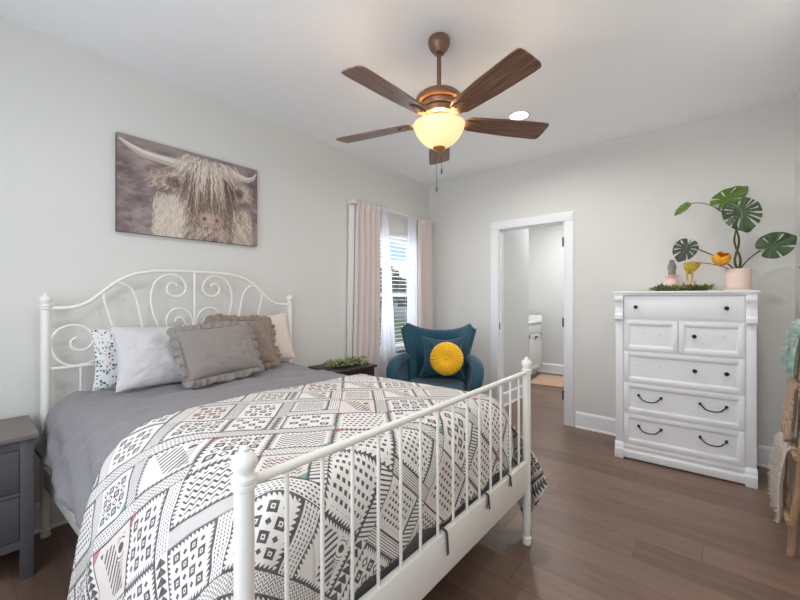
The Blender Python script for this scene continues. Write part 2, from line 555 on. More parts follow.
# ------------------------------------------------------------------ mesh helpers
class MB:
    def __init__(s):
        s.bm = bmesh.new()

    def add(s, other, mtx):
        me = bpy.data.meshes.new('tmp')
        other.to_mesh(me)
        me.transform(mtx)
        s.bm.from_mesh(me)
        bpy.data.meshes.remove(me)
        other.free()
        return s

    def box(s, x0, x1, y0, y1, z0, z1, bev=0.0, seg=2, mtx=None):
        b = bmesh.new()
        bmesh.ops.create_cube(b, size=1)
        b.transform(Matrix.Translation(((x0 + x1) / 2, (y0 + y1) / 2, (z0 + z1) / 2)) @
                    Matrix.Diagonal((abs(x1 - x0), abs(y1 - y0), abs(z1 - z0), 1)))
        if bev:
            bmesh.ops.bevel(b, geom=b.edges[:], offset=bev, segments=seg, profile=0.5, affect='EDGES')
        return s.add(b, mtx or Matrix())

    def cyl(s, p0, p1, r0, r1=None, n=16, caps=True):
        r1 = r0 if r1 is None else r1
        return s.tube([p0, p1], [r0, r1], n, caps)

    def tube(s, pts, r, n=10, caps=True, closed=False):
        pts = [Vector(p) for p in pts]
        k = len(pts)
        rr = r if isinstance(r, (list, tuple)) else [r] * k
        rings = []
        prev = None
        for i, p in enumerate(pts):
            if closed:
                t = pts[(i + 1) % k] - pts[i - 1]
            else:
                t = pts[min(i + 1, k - 1)] - pts[max(i - 1, 0)]
            t.normalize()
            if prev is None:
                a = Vector((0, 0, 1)) if abs(t.z) < 0.9 else Vector((1, 0, 0))
                n1 = t.cross(a).normalized()
            else:
                n1 = (prev - t * prev.dot(t)).normalized()
            prev = n1
            n2 = t.cross(n1)
            rings.append([s.bm.verts.new(p + (n1 * cos(2 * pi * j / n) + n2 * sin(2 * pi * j / n)) * rr[i]) for j in range(n)])
        for i in range(k if closed else k - 1):
            A, B = rings[i], rings[(i + 1) % k]
            for j in range(n):
                s.bm.faces.new((A[j], A[(j + 1) % n], B[(j + 1) % n], B[j]))
        if caps and not closed:
            s.bm.faces.new(rings[0][::-1])
            s.bm.faces.new(rings[-1])
        return s

    def lathe(s, prof, c=(0, 0, 0), n=24, mtx=None, wob=None):
        """prof: (radius, z) from bottom to top, about the z axis through c"""
        rings = []
        for (r, z) in prof:
            if r < 1e-5:
                rings.append([s.bm.verts.new((c[0], c[1], c[2] + z))])
            else:
                ring = []
                for j in range(n):
                    a = 2 * pi * j / n
                    k = wob(a) if wob else 1
                    ring.append(s.bm.verts.new((c[0] + r * k * cos(a), c[1] + r * k * sin(a), c[2] + z)))
                rings.append(ring)
        for A, B in zip(rings, rings[1:]):
            for j in range(n):
                if len(A) == 1 and len(B) == 1:
                    continue
                if len(A) == 1:
                    s.bm.faces.new((A[0], B[(j + 1) % n], B[j]))
                elif len(B) == 1:
                    s.bm.faces.new((A[j], A[(j + 1) % n], B[0]))
                else:
                    s.bm.faces.new((A[j], A[(j + 1) % n], B[(j + 1) % n], B[j]))
        if len(rings[0]) > 1:
            s.bm.faces.new(rings[0][::-1])
        if len(rings[-1]) > 1:
            s.bm.faces.new(rings[-1])
        if mtx:
            s.bm.transform(mtx)
        return s

    def grid(s, nu, nv, f, uvf=None, closed_u=False):
        """f(i/nu, j/nv) -> point"""
        V = [[s.bm.verts.new(f(i / nu, j / nv)) for j in range(nv + 1)] for i in range(nu if closed_u else nu + 1)]
        lay = (s.bm.loops.layers.uv.get('UVMap') or s.bm.loops.layers.uv.new('UVMap')) if uvf else None
        for i in range(nu):
            i2 = (i + 1) % len(V)
            for j in range(nv):
                try:
                    fc = s.bm.faces.new((V[i][j], V[i2][j], V[i2][j + 1], V[i][j + 1]))
                except ValueError:
                    continue
                if lay:
                    for lp, (a, c) in zip(fc.loops, ((i, j), (i + 1, j), (i + 1, j + 1), (i, j + 1))):
                        lp[lay].uv = uvf(a / nu, c / nv)
        return s

    def prism(s, poly, axis, a, b, bev=0.0):
        """poly: 2-D outline extruded along axis from a to b; the two outline axes are the other two in xyz order"""
        bm = bmesh.new()

        def P(p, w):
            q = list(p)
            q.insert('xyz'.index(axis), w)
            return q
        A = [bm.verts.new(P(p, a)) for p in poly]
        B = [bm.verts.new(P(p, b)) for p in poly]
        bm.faces.new(A[::-1])
        bm.faces.new(B)
        n = len(poly)
        for i in range(n):
            bm.faces.new((A[i], A[(i + 1) % n], B[(i + 1) % n], B[i]))
        bmesh.ops.recalc_face_normals(bm, faces=bm.faces[:])
        if bev:
            bmesh.ops.bevel(bm, geom=bm.edges[:], offset=bev, segments=2, profile=0.5, affect='EDGES')
        return s.add(bm, Matrix())

    def build(s, name, m, parent=None, smooth=True, ang=38, weld=0.0, recalc=True, **props):
        if weld:
            bmesh.ops.remove_doubles(s.bm, verts=s.bm.verts[:], dist=weld)
        if recalc:
            bmesh.ops.recalc_face_normals(s.bm, faces=s.bm.faces[:])
        if smooth:
            for f in s.bm.faces:
                f.smooth = True
            for e in s.bm.edges:
                e.smooth = not (len(e.link_faces) == 2 and e.calc_face_angle(0) > radians(ang))
        me = bpy.data.meshes.new(name)
        s.bm.to_mesh(me)
        s.bm.free()
        me.materials.append(m)
        o = bpy.data.objects.new(name, me)
        S.collection.objects.link(o)
        if parent:
            o.parent = parent
        for k, v in props.items():
            o[k] = v
        return o


def thing(name, label, cat, loc=(0, 0, 0), rz=0.0, group=None, mtx=None):
    o = bpy.data.objects.new(name, None)
    o.empty_display_size = 0.05
    S.collection.objects.link(o)
    if mtx is not None:
        o.matrix_world = mtx
    else:
        o.location = loc
        o.rotation_euler = (0, 0, rz)
    o['label'] = label
    o['category'] = cat
    if group:
        o['group'] = group
    return o


def tag(o, label, cat, group=None):
    o['label'] = label
    o['category'] = cat
    if group:
        o['group'] = group
    return o


def struct(o):
    o['kind'] = 'structure'
    return o


def solid(o, t, off=0):
    m = o.modifiers.new('thickness', 'SOLIDIFY')
    m.thickness = t
    m.offset = off
    return o


def subsurf(o, n=2):
    m = o.modifiers.new('smooth', 'SUBSURF')
    m.levels = n
    m.render_levels = n
    return o


def catmull(pts, n=8):
    P = [Vector(p) for p in pts]
    P = [P[0] * 2 - P[1]] + P + [P[-1] * 2 - P[-2]]
    out = []
    for i in range(1, len(P) - 2):
        for k in range(n):
            t = k / n
            a, b, c, d = P[i - 1], P[i], P[i + 1], P[i + 2]
            out.append(0.5 * ((2 * b) + (c - a) * t + (2 * a - 5 * b + 4 * c - d) * t * t + (3 * b - a - 3 * c + d) * t ** 3))
    out.append(P[-2])
    return out


def sstep(a, b, x):
    t = min(1, max(0, (x - a) / (b - a)))
    return t * t * (3 - 2 * t)


def nz(*p):
    return noise.noise(Vector(p))


# ------------------------------------------------------------------ the room
CH = 2.74      # ceiling height
RX = 3.274     # right wall
FY = -4.62     # wall behind the camera
m = MB().box(-0.15, RX + 0.15, FY - 0.15, 2.7, -0.06, 0)
struct(m.build('floor', M['floor'], smooth=False))
m = MB().box(-0.15, RX + 0.15, FY - 0.15, 0.12, CH, CH + 0.08)
struct(m.build('ceiling', M['ceiling'], smooth=False))
# left wall with its window opening
WY0, WY1, WZ0, WZ1 = -1.22, -0.26, 0.63, 2.03
m = MB()
m.box(-0.15, 0, FY - 0.15, WY0, 0, CH).box(-0.15, 0, WY1, 0.12, 0, CH)
m.box(-0.15, 0, WY0, WY1, 0, WZ0).box(-0.15, 0, WY0, WY1, WZ1, CH)
struct(m.build('wall_left', M['wall'], smooth=False))
# back wall with the doorway
DX0, DX1, DZ = 0.964, 1.665, 2.045
m = MB()
m.box(0, DX0 - 0.02, 0, 0.12, 0, CH).box(DX1 + 0.02, RX, 0, 0.12, 0, CH).box(DX0 - 0.02, DX1 + 0.02, 0, 0.12, DZ + 0.02, CH)
struct(m.build('wall_back', M['wall'], smooth=False))
m = MB().box(RX, RX + 0.15, FY - 0.15, 0.12, 0, CH)
struct(m.build('wall_right', M['wall'], smooth=False))
# wall behind the camera with a wide window opening, assumed and added for light
m = MB()
m.box(0, 0.45, FY - 0.15, FY, 0, CH).box(3.05, RX, FY - 0.15, FY, 0, CH)
m.box(0.45, 3.05, FY - 0.15, FY, 0, 0.6).box(0.45, 3.05, FY - 0.15, FY, 2.4, CH)
struct(m.build('wall_front', M['wall'], smooth=False))


def baseboard(name, a, b, axis, face, sgn):
    """a..b along axis ('x' or 'y'), standing off the wall face towards sgn"""
    prof = [(0, 0), (0.024, 0), (0.024, 0.012), (0.016, 0.02), (0.016, 0.135), (0.011, 0.150), (0.006, 0.156), (0, 0.156)]
    m = MB()
    poly = [(face + sgn * p, z) for p, z in prof]
    m.prism(poly, axis, a, b)
    return struct(m.build(name, M['trim'], smooth=False))


baseboard('baseboard_left', FY, 0, 'y', 0, 1)
baseboard('baseboard_back', DX1 + 0.115, RX, 'x', 0, -1)
baseboard('baseboard_back_corner', 0, DX0 - 0.10, 'x', 0, -1)
baseboard('baseboard_right', FY, 0, 'y', RX, -1)

# door casing, jambs, hinges and the open leaf
m = MB()
m.box(DX0 - 0.095, DX0 - 0.004, -0.02, 0.0, 0, DZ + 0.0, 0.004)
m.box(DX1 + 0.004, DX1 + 0.095, -0.02, 0.0, 0, DZ + 0.0, 0.004)
m.box(DX0 - 0.095, DX1 + 0.095, -0.022, 0.0, DZ, DZ + 0.092, 0.004)
struct(m.build('trim_1', M['trim']))
m = MB()
m.box(DX0 - 0.02, DX0, -0.004, 0.124, 0, DZ).box(DX1, DX1 + 0.02, -0.004, 0.124, 0, DZ).box(DX0 - 0.02, DX1 + 0.02, -0.004, 0.124, DZ, DZ + 0.02)
m.box(DX0, DX0 + 0.012, 0.03, 0.075, 0, DZ).box(DX1 - 0.012, DX1, 0.03, 0.075, 0, DZ).box(DX0, DX1, 0.03, 0.075, DZ - 0.012, DZ)
jamb = struct(m.build('door_jamb', M['trim'], smooth=False))
m = MB().box(DX0 - 0.001, DX0 + 0.002, 0.004, 0.028, 0.92, 0.99)
m.build('strike_plate', M['hinge'], jamb)
for hz in (0.30, 1.03, 1.84):
    m = MB()
    m.box(DX1 - 0.003, DX1 + 0.001, -0.004, 0.03, hz - 0.045, hz + 0.045)
    m.cyl((DX1 - 0.007, -0.012, hz - 0.047), (DX1 - 0.007, -0.012, hz + 0.047), 0.0075, n=10)
    m.build('hinge', M['hinge'], jamb)

# ---- the bathroom behind the doorway
m = MB().box(-0.1, 2.05, 2.55, 2.65, 0, 2.75)
struct(m.build('wall_bathroom_back', M['bathwall'], smooth=False))
m = MB().box(0.80, 0.925, 0.12, 0.98, 0, 2.75, 0.004)
struct(m.build('wall_bathroom_partition', M['bathwall'], smooth=False))
m = MB().box(-0.1, 0.0, 0.12, 2.6, 0, 2.75)
struct(m.build('wall_bathroom_left', M['bathwall'], smooth=False))
m = MB().box(1.95, 2.05, 0.12, 2.6, 0, 2.75)
struct(m.build('wall_bathroom_right', M['bathwall'], smooth=False))
m = MB().box(-0.1, 2.05, 0.12, 2.65, 2.66, 2.74)
struct(m.build('ceiling_bathroom', M['ceiling'], smooth=False))
baseboard('baseboard_bathroom_back', 0.0, 1.95, 'x', 2.55, -1)
baseboard('baseboard_bathroom_partition', 0.12, 0.985, 'y', 0.925, 1)

van = thing('bathroom_vanity', 'white bathroom vanity cabinet seen through the open doorway', 'vanity', (0.02, 1.20, 0))
VL, VD = 1.19, 0.58
m = MB().box(0, VD - 0.02, 0, VL, 0.10, 0.86, 0.003).box(0, VD - 0.08, 0.02, VL - 0.02, 0.0, 0.10)
m.build('body', M['vanity'], van)
m = MB().box(-0.01, VD + 0.015, -0.01, VL + 0.01, 0.862, 0.89, 0.006)
m.build('countertop', M['counter'], van)
m = MB().box(-0.01, VD + 0.0, VL - 0.012, VL + 0.01, 0.891, 0.98, 0.004)
m.build('backsplash', M['counter'], van)
for k in range(2):
    y0 = 0.01 + k * (VL / 2)
    m = MB().box(VD - 0.02, VD, y0, y0 + VL / 2 - 0.02, 0.70, 0.85, 0.004)
    d_ = m.build('drawer', M['vanity'], van)
    m = MB().box(VD - 0.02, VD, y0, y0 + VL / 2 - 0.02, 0.12, 0.69, 0.004)
    m.box(VD, VD + 0.006, y0 + 0.005, y0 + 0.055, 0.125, 0.685).box(VD, VD + 0.006, y0 + VL / 2 - 0.075, y0 + VL / 2 - 0.025, 0.125, 0.685)
    m.box(VD, VD + 0.006, y0, y0 + VL / 2 - 0.02, 0.63, 0.685).box(VD, VD + 0.006, y0, y0 + VL / 2 - 0.02, 0.125, 0.18)
    d2 = m.build('door', M['vanity'], van)
    yc = y0 + (VL / 2 - 0.02) / 2
    m = MB().lathe([(0.045, 0), (0.044, 0.012), (0.036, 0.022), (0.0, 0.027)], n=18,
                   mtx=Matrix.Translation((VD + 0.006, yc, 0.64)) @ Matrix.Rotation(radians(90), 4, 'Y') @ Matrix.Diagonal((0.4, 1, 1, 1)))
    m.build('cup_pull', M['hinge'], d2)
m = MB().box(-0.24, 0.24, -0.38, 0.38, 0, 0.016, 0.007)
o = m.build('bath_mat', M['bathmat'])
o.location = (0.90, 1.92, 0.0)
o.rotation_euler = (0, 0, radians(6))
tag(o, 'tan bath mat on the bathroom floor beyond the doorway', 'mat')

# ------------------------------------------------------------------ window, blind, curtains
m = MB()
fx0, fx1 = -0.11, -0.05
for (a, b, c, d) in ((WY0, WY0 + 0.045, WZ0, WZ1), (WY1 - 0.045, WY1, WZ0, WZ1)):
    m.box(fx0, fx1, a, b, c, d, 0.003)
m.box(fx0, fx1, WY0, WY1, WZ0, WZ0 + 0.05, 0.003).box(fx0, fx1, WY0, WY1, WZ1 - 0.045, WZ1, 0.003)
win = struct(m.build('window_1', M['vinyl']))
for nm, z0, z1, x in (('sash', WZ0 + 0.05, 1.33, -0.062), ('sash', 1.29, WZ1 - 0.045, -0.088)):
    m = MB()
    y0, y1 = WY0 + 0.045, WY1 - 0.045
    m.box(x - 0.012, x + 0.012, y0, y0 + 0.035, z0, z1, 0.002).box(x - 0.012, x + 0.012, y1 - 0.035, y1, z0, z1, 0.002)
    m.box(x - 0.012, x + 0.012, y0, y1, z0, z0 + 0.04, 0.002).box(x - 0.012, x + 0.012, y0, y1, z1 - 0.04, z1, 0.002)
    sh = m.build(nm, M['vinyl'], win)
    m = MB().box(x - 0.003, x + 0.003, y0 + 0.03, y1 - 0.03, z0 + 0.035, z1 - 0.035)
    m.build('pane', M['pane'], sh, smooth=False)
m = MB().box(-0.05, 0.045, WY0 - 0.05, WY1 + 0.05, WZ0 - 0.025, WZ0, 0.005)
m.build('window_sill', M['trim'], win)
m = MB().box(0.0, 0.016, WY0 - 0.03, WY1 + 0.03, WZ0 - 0.10, WZ0 - 0.025, 0.003)
m.build('sill_apron', M['trim'], win)

bl = thing('window_blind', 'white slatted horizontal blind hanging in the curtained window', 'blind', (-0.022, (WY0 + WY1) / 2, WZ0))
hw = (WY1 - WY0) / 2 - 0.012
m = MB().box(-0.02, 0.018, -hw, hw, WZ1 - WZ0 - 0.045, WZ1 - WZ0 - 0.002, 0.003)
m.build('headrail', M['slat'], bl)
m = MB()
zz = 0.075
while zz < WZ1 - WZ0 - 0.07:
    m.box(-0.0175, 0.0175, -hw, hw, -0.0012, 0.0012, mtx=Matrix.Translation((0, 0, zz)) @ Matrix.Rotation(radians(-4), 4, 'Y'))
    zz += 0.0455
m.build('slats', M['slat'], bl, smooth=False)
m = MB().box(-0.018, 0.018, -hw, hw, 0.025, 0.045, 0.003)
m.build('bottom_rail', M['slat'], bl)
m = MB()
for yy in (-0.3, 0.0, 0.3):
    m.cyl((-0.019, yy, 0.03), (-0.019, yy, WZ1 - WZ0 - 0.04), 0.0008, n=5)
m.build('ladder_cord', M['slat'], bl)

ROD_X, ROD_Z = 0.085, 2.235
rod = thing('curtain_rod', 'white curtain rod over the window, curtains gathered on it', 'curtain rod', (ROD_X, -0.73, ROD_Z))
m = MB().cyl((0, -0.68, 0), (0, 0.68, 0), 0.011, n=14)
m.build('pole', M['bedmetal'], rod)
for s_ in (-1, 1):
    m = MB().lathe([(0.011, 0), (0.018, 0.004), (0.018, 0.02), (0.010, 0.03), (0, 0.032)], n=14,
                   mtx=Matrix.Translation((0, s_ * 0.68, 0)) @ Matrix.Rotation(radians(-90 * s_), 4, 'X'))
    m.build('end_cap', M['bedmetal'], rod)
    m = MB().cyl((0, s_ * 0.655, -0.004), (-ROD_X + 0.004, s_ * 0.655, -0.004), 0.007, n=10)
    m.box(-ROD_X, -ROD_X + 0.008, s_ * 0.655 - 0.014, s_ * 0.655 + 0.014, -0.045, 0.03, 0.002)
    m.build('bracket', M['bedmetal'], rod)


def curtain(name, y0t, y1t, y0b, y1b, folds, amp, m_, zb=0.03, xo=0.0, seed=0, label='', cat='curtain', grp=None, nu=110, gather=None):
    """hangs from the rod: top span y0t..y1t, foot span y0b..y1b"""
    def f(a, b):
        z = ROD_Z + 0.025 - b * (ROD_Z + 0.025 - zb)
        k = b ** 1.3
        ph = a * folds * 2 * pi + 0.8 * nz(a * 3, b * 1.2, seed) * 2
        A = amp * (0.5 + 0.6 * min(1, b * 4))
        y = (y0t + (y1t - y0t) * a) * (1 - k) + (y0b + (y1b - y0b) * a) * k + 0.35 * A * sin(2 * ph)
        x = ROD_X + xo + A * sin(ph) + 0.006 * nz(a * 9, b * 3, seed + 5)
        if b < 0.035:       # the rod pocket closes round the pole
            x = ROD_X + 0.021 + 0.3 * (x - ROD_X)
        return (x, y, z)
    m = MB().grid(nu, 44, f)
    o = m.build(name, m_, ang=80)
    solid(o, 0.0016)
    tag(o, label, cat, grp)
    return o


cl = curtain('blush_curtain', -1.375, -1.025, -1.44, -1.05, 4.5, 0.026, M['drape'], seed=1,
             label='blush pink curtain panel hanging left of the window')
m = MB().grid(10, 30, lambda a, b: (0.012 + a * 0.072, -1.402 - 0.012 * sin(a * 5 + b * 3) - 0.02 * b, ROD_Z - 0.03 - b * (ROD_Z - 0.06)))
o = m.build('return_edge', M['drapelining'], cl, label='white lined edge of the curtain turned to the wall')
solid(o, 0.0016)
curtain('sheer_curtain', -1.004, -0.895, -1.034, -0.70, 3.5, 0.016, M['sheer'], xo=0.004, seed=4,
        label='white sheer curtain beside the left blush panel, flaring at its foot')
curtain('blush_curtain', -0.36, -0.075, -0.325, -0.045, 4.5, 0.024, M['drape'], seed=9,
        label='blush pink curtain panel hanging right of the window by the corner')
curtain('sheer_curtain', -0.56, -0.395, -0.60, -0.37, 4.5, 0.016, M['sheer'], xo=0.004, seed=12,
        label='white sheer curtain beside the right blush panel')

# ---- outdoors, seen through the window
m = MB().box(-30, -0.25, -14, 26, -0.55, -0.45)
struct(m.build('ground_lawn', M['lawn'], smooth=False))
m = MB().box(-6.2, -4.6, -14, 26, -0.449, -0.43)
struct(m.build('ground_path', M['path'], smooth=False))
hs = thing('neighbour_house', 'pale neighbouring house seen between the blind slats', 'house', (-20.5, 20, -0.45), radians(-20))
m = MB().box(-2.5, 2.5, -5, 5, 0, 2.5)
m.build('wall', M['housewall'], hs, smooth=False)
m = MB().prism([(-2.9, 2.5), (2.9, 2.5), (0, 3.5)], 'y', -5.4, 5.4)
m.build('roof', M['houseroof'], hs, smooth=False)
for yy in (-3, -0.8, 1.5, 3.6):
    m = MB().box(2.48, 2.55, yy - 0.45, yy + 0.45, 0.95, 2.1)
    m.build('window', M['houseglass'], hs, smooth=False)


def tree(x, y, h, r, label, seed):
    t_ = thing('leafy_tree', label, 'tree', (x, y, -0.45), group=None)
    m = MB().tube([(0, 0, 0), (0.05, 0.02, h * 0.3), (0, 0, h * 0.6)], [0.14, 0.1, 0.05], 8)
    m.build('trunk', M['bark'], t_)
    rr = random.Random(seed)
    m = MB()
    for k in range(900):
        d = Vector((rr.gauss(0, 1), rr.gauss(0, 1), rr.gauss(0, 1))).normalized() * (rr.random() ** 0.4)
        c = Vector((d.x * r, d.y * r, h * 0.62 + d.z * h * 0.36))
        a = Vector((rr.gauss(0, 1), rr.gauss(0, 1), rr.gauss(0, 1))).normalized()
        b = a.orthogonal().normalized()
        s_ = 0.16 * r
        vs = [m.bm.verts.new(c + a * s_), m.bm.verts.new(c + b * s_ * 0.6), m.bm.verts.new(c - a * s_), m.bm.verts.new(c - b * s_ * 0.6)]
        m.bm.faces.new(vs)
    m.build('foliage', M['treeleaf'], t_, smooth=False, recalc=False)


tree(-12.4, 12.9, 3.7, 1.0, 'green tree on the lawn outside the window, beside the left sheer curtain', 3)
tree(-12.2, 15.6, 3.3, 1.1, 'green tree outside the window, beside the right sheer curtain', 5)

# ------------------------------------------------------------------ picture on the left wall


def paint_cow(Wp, Hp):
    rng = np.random.RandomState(4)
    img = np.zeros((Hp, Wp, 3))
    yy, xx = np.mgrid[0:Hp, 0:Wp]
    X, Y = xx / Wp, yy / Hp

    def smooth_noise(nx, ny):
        g = rng.rand(ny + 2, nx + 2)
        gx, gy = X * nx, Y * ny
        ix, iy = gx.astype(int), gy.astype(int)
        fx, fy = gx - ix, gy - iy
        fx, fy = fx * fx * (3 - 2 * fx), fy * fy * (3 - 2 * fy)
        return (g[iy, ix] * (1 - fx) + g[iy, ix + 1] * fx) * (1 - fy) + (g[iy + 1, ix] * (1 - fx) + g[iy + 1, ix + 1] * fx) * fy
    n = 0.5 * smooth_noise(7, 9) + 0.3 * smooth_noise(16, 22) + 0.2 * smooth_noise(40, 50)
    lo, hi = np.array([104, 88, 88.]), np.array([172, 154, 150.])
    sky = np.clip(1 - Y / 0.25, 0, 1)[..., None]
    k = np.clip((n - 0.25) * 1.8, 0, 1)[..., None]
    img[:] = lo + (hi - lo) * k
    img = img * (1 - sky * 0.7) + np.array([150, 136, 134.]) * sky * 0.7

    def blob(cx, cy, rx, ry, col, soft=0.12, rot=0.0, al=1.0):
        c, s_ = cos(rot), sin(rot)
        dx, dy = (X - cx) * 1.5, (Y - cy)
        d = np.sqrt(((dx * c + dy * s_) / (rx * 1.5)) ** 2 + ((-dx * s_ + dy * c) / ry) ** 2)
        a = np.clip((1 - d) / soft, 0, 1)[..., None] * al
        img[:] = img * (1 - a) + np.array(col, float) * a

    def stroke(pts, w, col, al=0.8):
        pts = np.array(pts)
        L = max(4, int(np.sum(np.hypot(np.diff(pts[:, 0]) * Wp, np.diff(pts[:, 1]) * Hp)) * 1.2))
        tt = np.linspace(0, len(pts) - 1, L)
        i = np.minimum(tt.astype(int), len(pts) - 2)
        f = (tt - i)[:, None]
        p = pts[i] * (1 - f) + pts[i + 1] * f
        ww = np.interp(tt, np.arange(len(w)) * (len(pts) - 1) / (len(w) - 1), w)
        for (px, py), r in zip(p, ww):
            cx, cy = px * Wp, py * Hp
            x0, x1 = int(max(0, cx - r - 1)), int(min(Wp, cx + r + 2))
            y0, y1 = int(max(0, cy - r - 1)), int(min(Hp, cy + r + 2))
            if x0 >= x1 or y0 >= y1:
                continue
            d = np.hypot(xx[y0:y1, x0:x1] - cx, yy[y0:y1, x0:x1] - cy)
            a = np.clip(r + 0.5 - d, 0, 1)[..., None] * al
            img[y0:y1, x0:x1] = img[y0:y1, x0:x1] * (1 - a) + np.array(col, float) * a

    # body and shoulders
    blob(0.36, 0.92, 0.17, 0.45, (196, 182, 170), 0.25)
    blob(0.86, 0.92, 0.11, 0.40, (176, 158, 146), 0.25)
    blob(0.60, 0.95, 0.24, 0.5, (140, 118, 106), 0.3)

    def fur(n_, fx, fy, dirf, len_, cols, w=1.0, al=0.55):
        for _ in range(n_):
            x, y = fx(), fy()
            c = np.array(cols[rng.randint(len(cols))], float) + rng.normal(0, 9)
            pts = [(x, y)]
            L = len_ * (0.6 + 0.8 * rng.rand())
            ph, fq, am = rng.rand() * 6, 14 + rng.rand() * 14, 0.006 + 0.008 * rng.rand()
            for k_ in range(7):
                dx, dy = dirf(x, y)
                x += dx * L / 7 + am * sin(ph + k_ * fq * L / 3)
                y += dy * L / 7
                pts.append((x, y))
            stroke(pts, [w, w * 0.9, w * 0.4], c, al)
    light = [(214, 200, 186), (226, 214, 202), (196, 178, 162)]
    mid = [(172, 152, 136), (150, 128, 112), (190, 170, 154)]
    darkc = [(112, 90, 80), (92, 74, 68), (128, 104, 92)]
    U = lambda a, b: (lambda: a + (b - a) * rng.rand())
    fur(420, U(0.23, 0.46), U(0.52, 1.0), lambda x, y: (-0.1, 1), 0.14, light, 0.9, 0.5)
    fur(300, U(0.78, 0.93), U(0.55, 1.0), lambda x, y: (0.12, 1), 0.14, mid + light, 0.9, 0.5)
    # ears
    blob(0.315, 0.37, 0.115, 0.11, (150, 128, 116), 0.3, 0.35)
    fur(150, U(0.21, 0.42), U(0.27, 0.44), lambda x, y: (-0.35, 0.8), 0.09, light + mid, 0.9, 0.5)
    blob(0.345, 0.39, 0.075, 0.075, (88, 68, 62), 0.6, 0.35, 0.85)
    fur(40, U(0.30, 0.42), U(0.3, 0.42), lambda x, y: (-0.3, 0.9), 0.10, mid + darkc, 0.8, 0.45)
    blob(0.86, 0.33, 0.08, 0.12, (150, 128, 116), 0.3, -0.4)
    fur(120, U(0.80, 0.92), U(0.24, 0.40), lambda x, y: (0.3, 0.85), 0.09, light + mid, 0.9, 0.5)
    blob(0.835, 0.36, 0.05, 0.09, (92, 72, 66), 0.6, -0.4, 0.85)
    # head
    blob(0.60, 0.42, 0.185, 0.42, (150, 126, 112), 0.2)
    blob(0.60, 0.80, 0.15, 0.24, (164, 138, 122), 0.25)
    # horns
    stroke([(0.43, 0.16), (0.34, 0.17), (0.25, 0.165), (0.15, 0.15), (0.075, 0.11), (0.012, 0.055)],
           [12, 11, 9.5, 8, 6, 1.5], (190, 176, 168), 1)
    stroke([(0.43, 0.145), (0.34, 0.155), (0.25, 0.15), (0.15, 0.135), (0.075, 0.095), (0.015, 0.05)],
           [5, 4.5, 4, 3.5, 2.5, 1], (222, 212, 204), 0.8)
    stroke([(0.78, 0.12), (0.85, 0.15), (0.91, 0.165), (0.96, 0.13), (0.99, 0.05)], [9, 8.5, 7, 5, 1.5], (190, 176, 168), 1)
    stroke([(0.78, 0.11), (0.85, 0.14), (0.91, 0.15), (0.96, 0.115), (0.988, 0.05)], [4, 4, 3, 2, 1], (222, 212, 204), 0.8)
    # face, eye shade, muzzle
    fur(500, U(0.44, 0.76), U(0.5, 0.95), lambda x, y: ((x - 0.6) * 1.6, 1), 0.13, mid + darkc, 0.9, 0.5)
    blob(0.465, 0.55, 0.05, 0.10, (96, 76, 68), 0.7, 0, 0.8)
    blob(0.735, 0.56, 0.05, 0.10, (96, 76, 68), 0.7, 0, 0.8)
    blob(0.605, 0.76, 0.12, 0.13, (176, 148, 134), 0.4)
    blob(0.605, 0.735, 0.085, 0.07, (196, 166, 152), 0.4)
    blob(0.56, 0.745, 0.020, 0.034, (88, 66, 62), 0.8, 0.4)
    blob(0.655, 0.745, 0.020, 0.034, (88, 66, 62), 0.8, -0.4)
    stroke([(0.53, 0.84), (0.57, 0.86), (0.61, 0.85), (0.65, 0.865), (0.69, 0.84)], [2, 4, 4, 4, 2], (84, 64, 60), 0.9)
    blob(0.60, 0.97, 0.08, 0.07, (80, 62, 58), 0.6, 0, 0.8)
    fur(160, U(0.47, 0.74), U(0.80, 0.95), lambda x, y: ((x - 0.6) * 1.0, 1), 0.1, mid + light, 0.8, 0.5)
    # the long fringe over the face
    fur(300, U(0.45, 0.76), U(0.06, 0.2), lambda x, y: ((x - 0.6) * 0.8, 1), 0.36, mid + darkc, 1.3, 0.55)
    fur(150, U(0.44, 0.77), U(0.04, 0.2), lambda x, y: ((x - 0.6) * 0.8, 1), 0.34, light + mid, 1.1, 0.6)
    fur(110, U(0.44, 0.77), U(0.06, 0.3), lambda x, y: ((x - 0.6) * 0.8, 1), 0.40, darkc, 1.2, 0.6)
    fur(120, U(0.40, 0.80), U(0.03, 0.1), lambda x, y: ((x - 0.6) * 2.4, 0.9), 0.22, light, 1.1, 0.6)
    fur(40, U(0.50, 0.70), U(0.08, 0.25), lambda x, y: ((x - 0.6) * 0.6, 1), 0.34, light, 1.2, 0.6)
    img = np.clip(img, 0, 255)
    return img


pic = thing('wall_picture', 'canvas picture of a shaggy long-horned cow on the wall above the bed', 'picture',
            (0.0, (-3.315 - 2.398) / 2, 1.992))
PW, PH, PT = 0.917, 0.607, 0.034
m = MB().box(0.002, PT - 0.001, -PW / 2, PW / 2, -PH / 2, PH / 2, 0.002)
m.build('canvas_frame', mat('canvas_edge', rgb(92, 82, 82), 0.8), pic)
Wp, Hp = 330, 218
im = paint_cow(Wp, Hp)
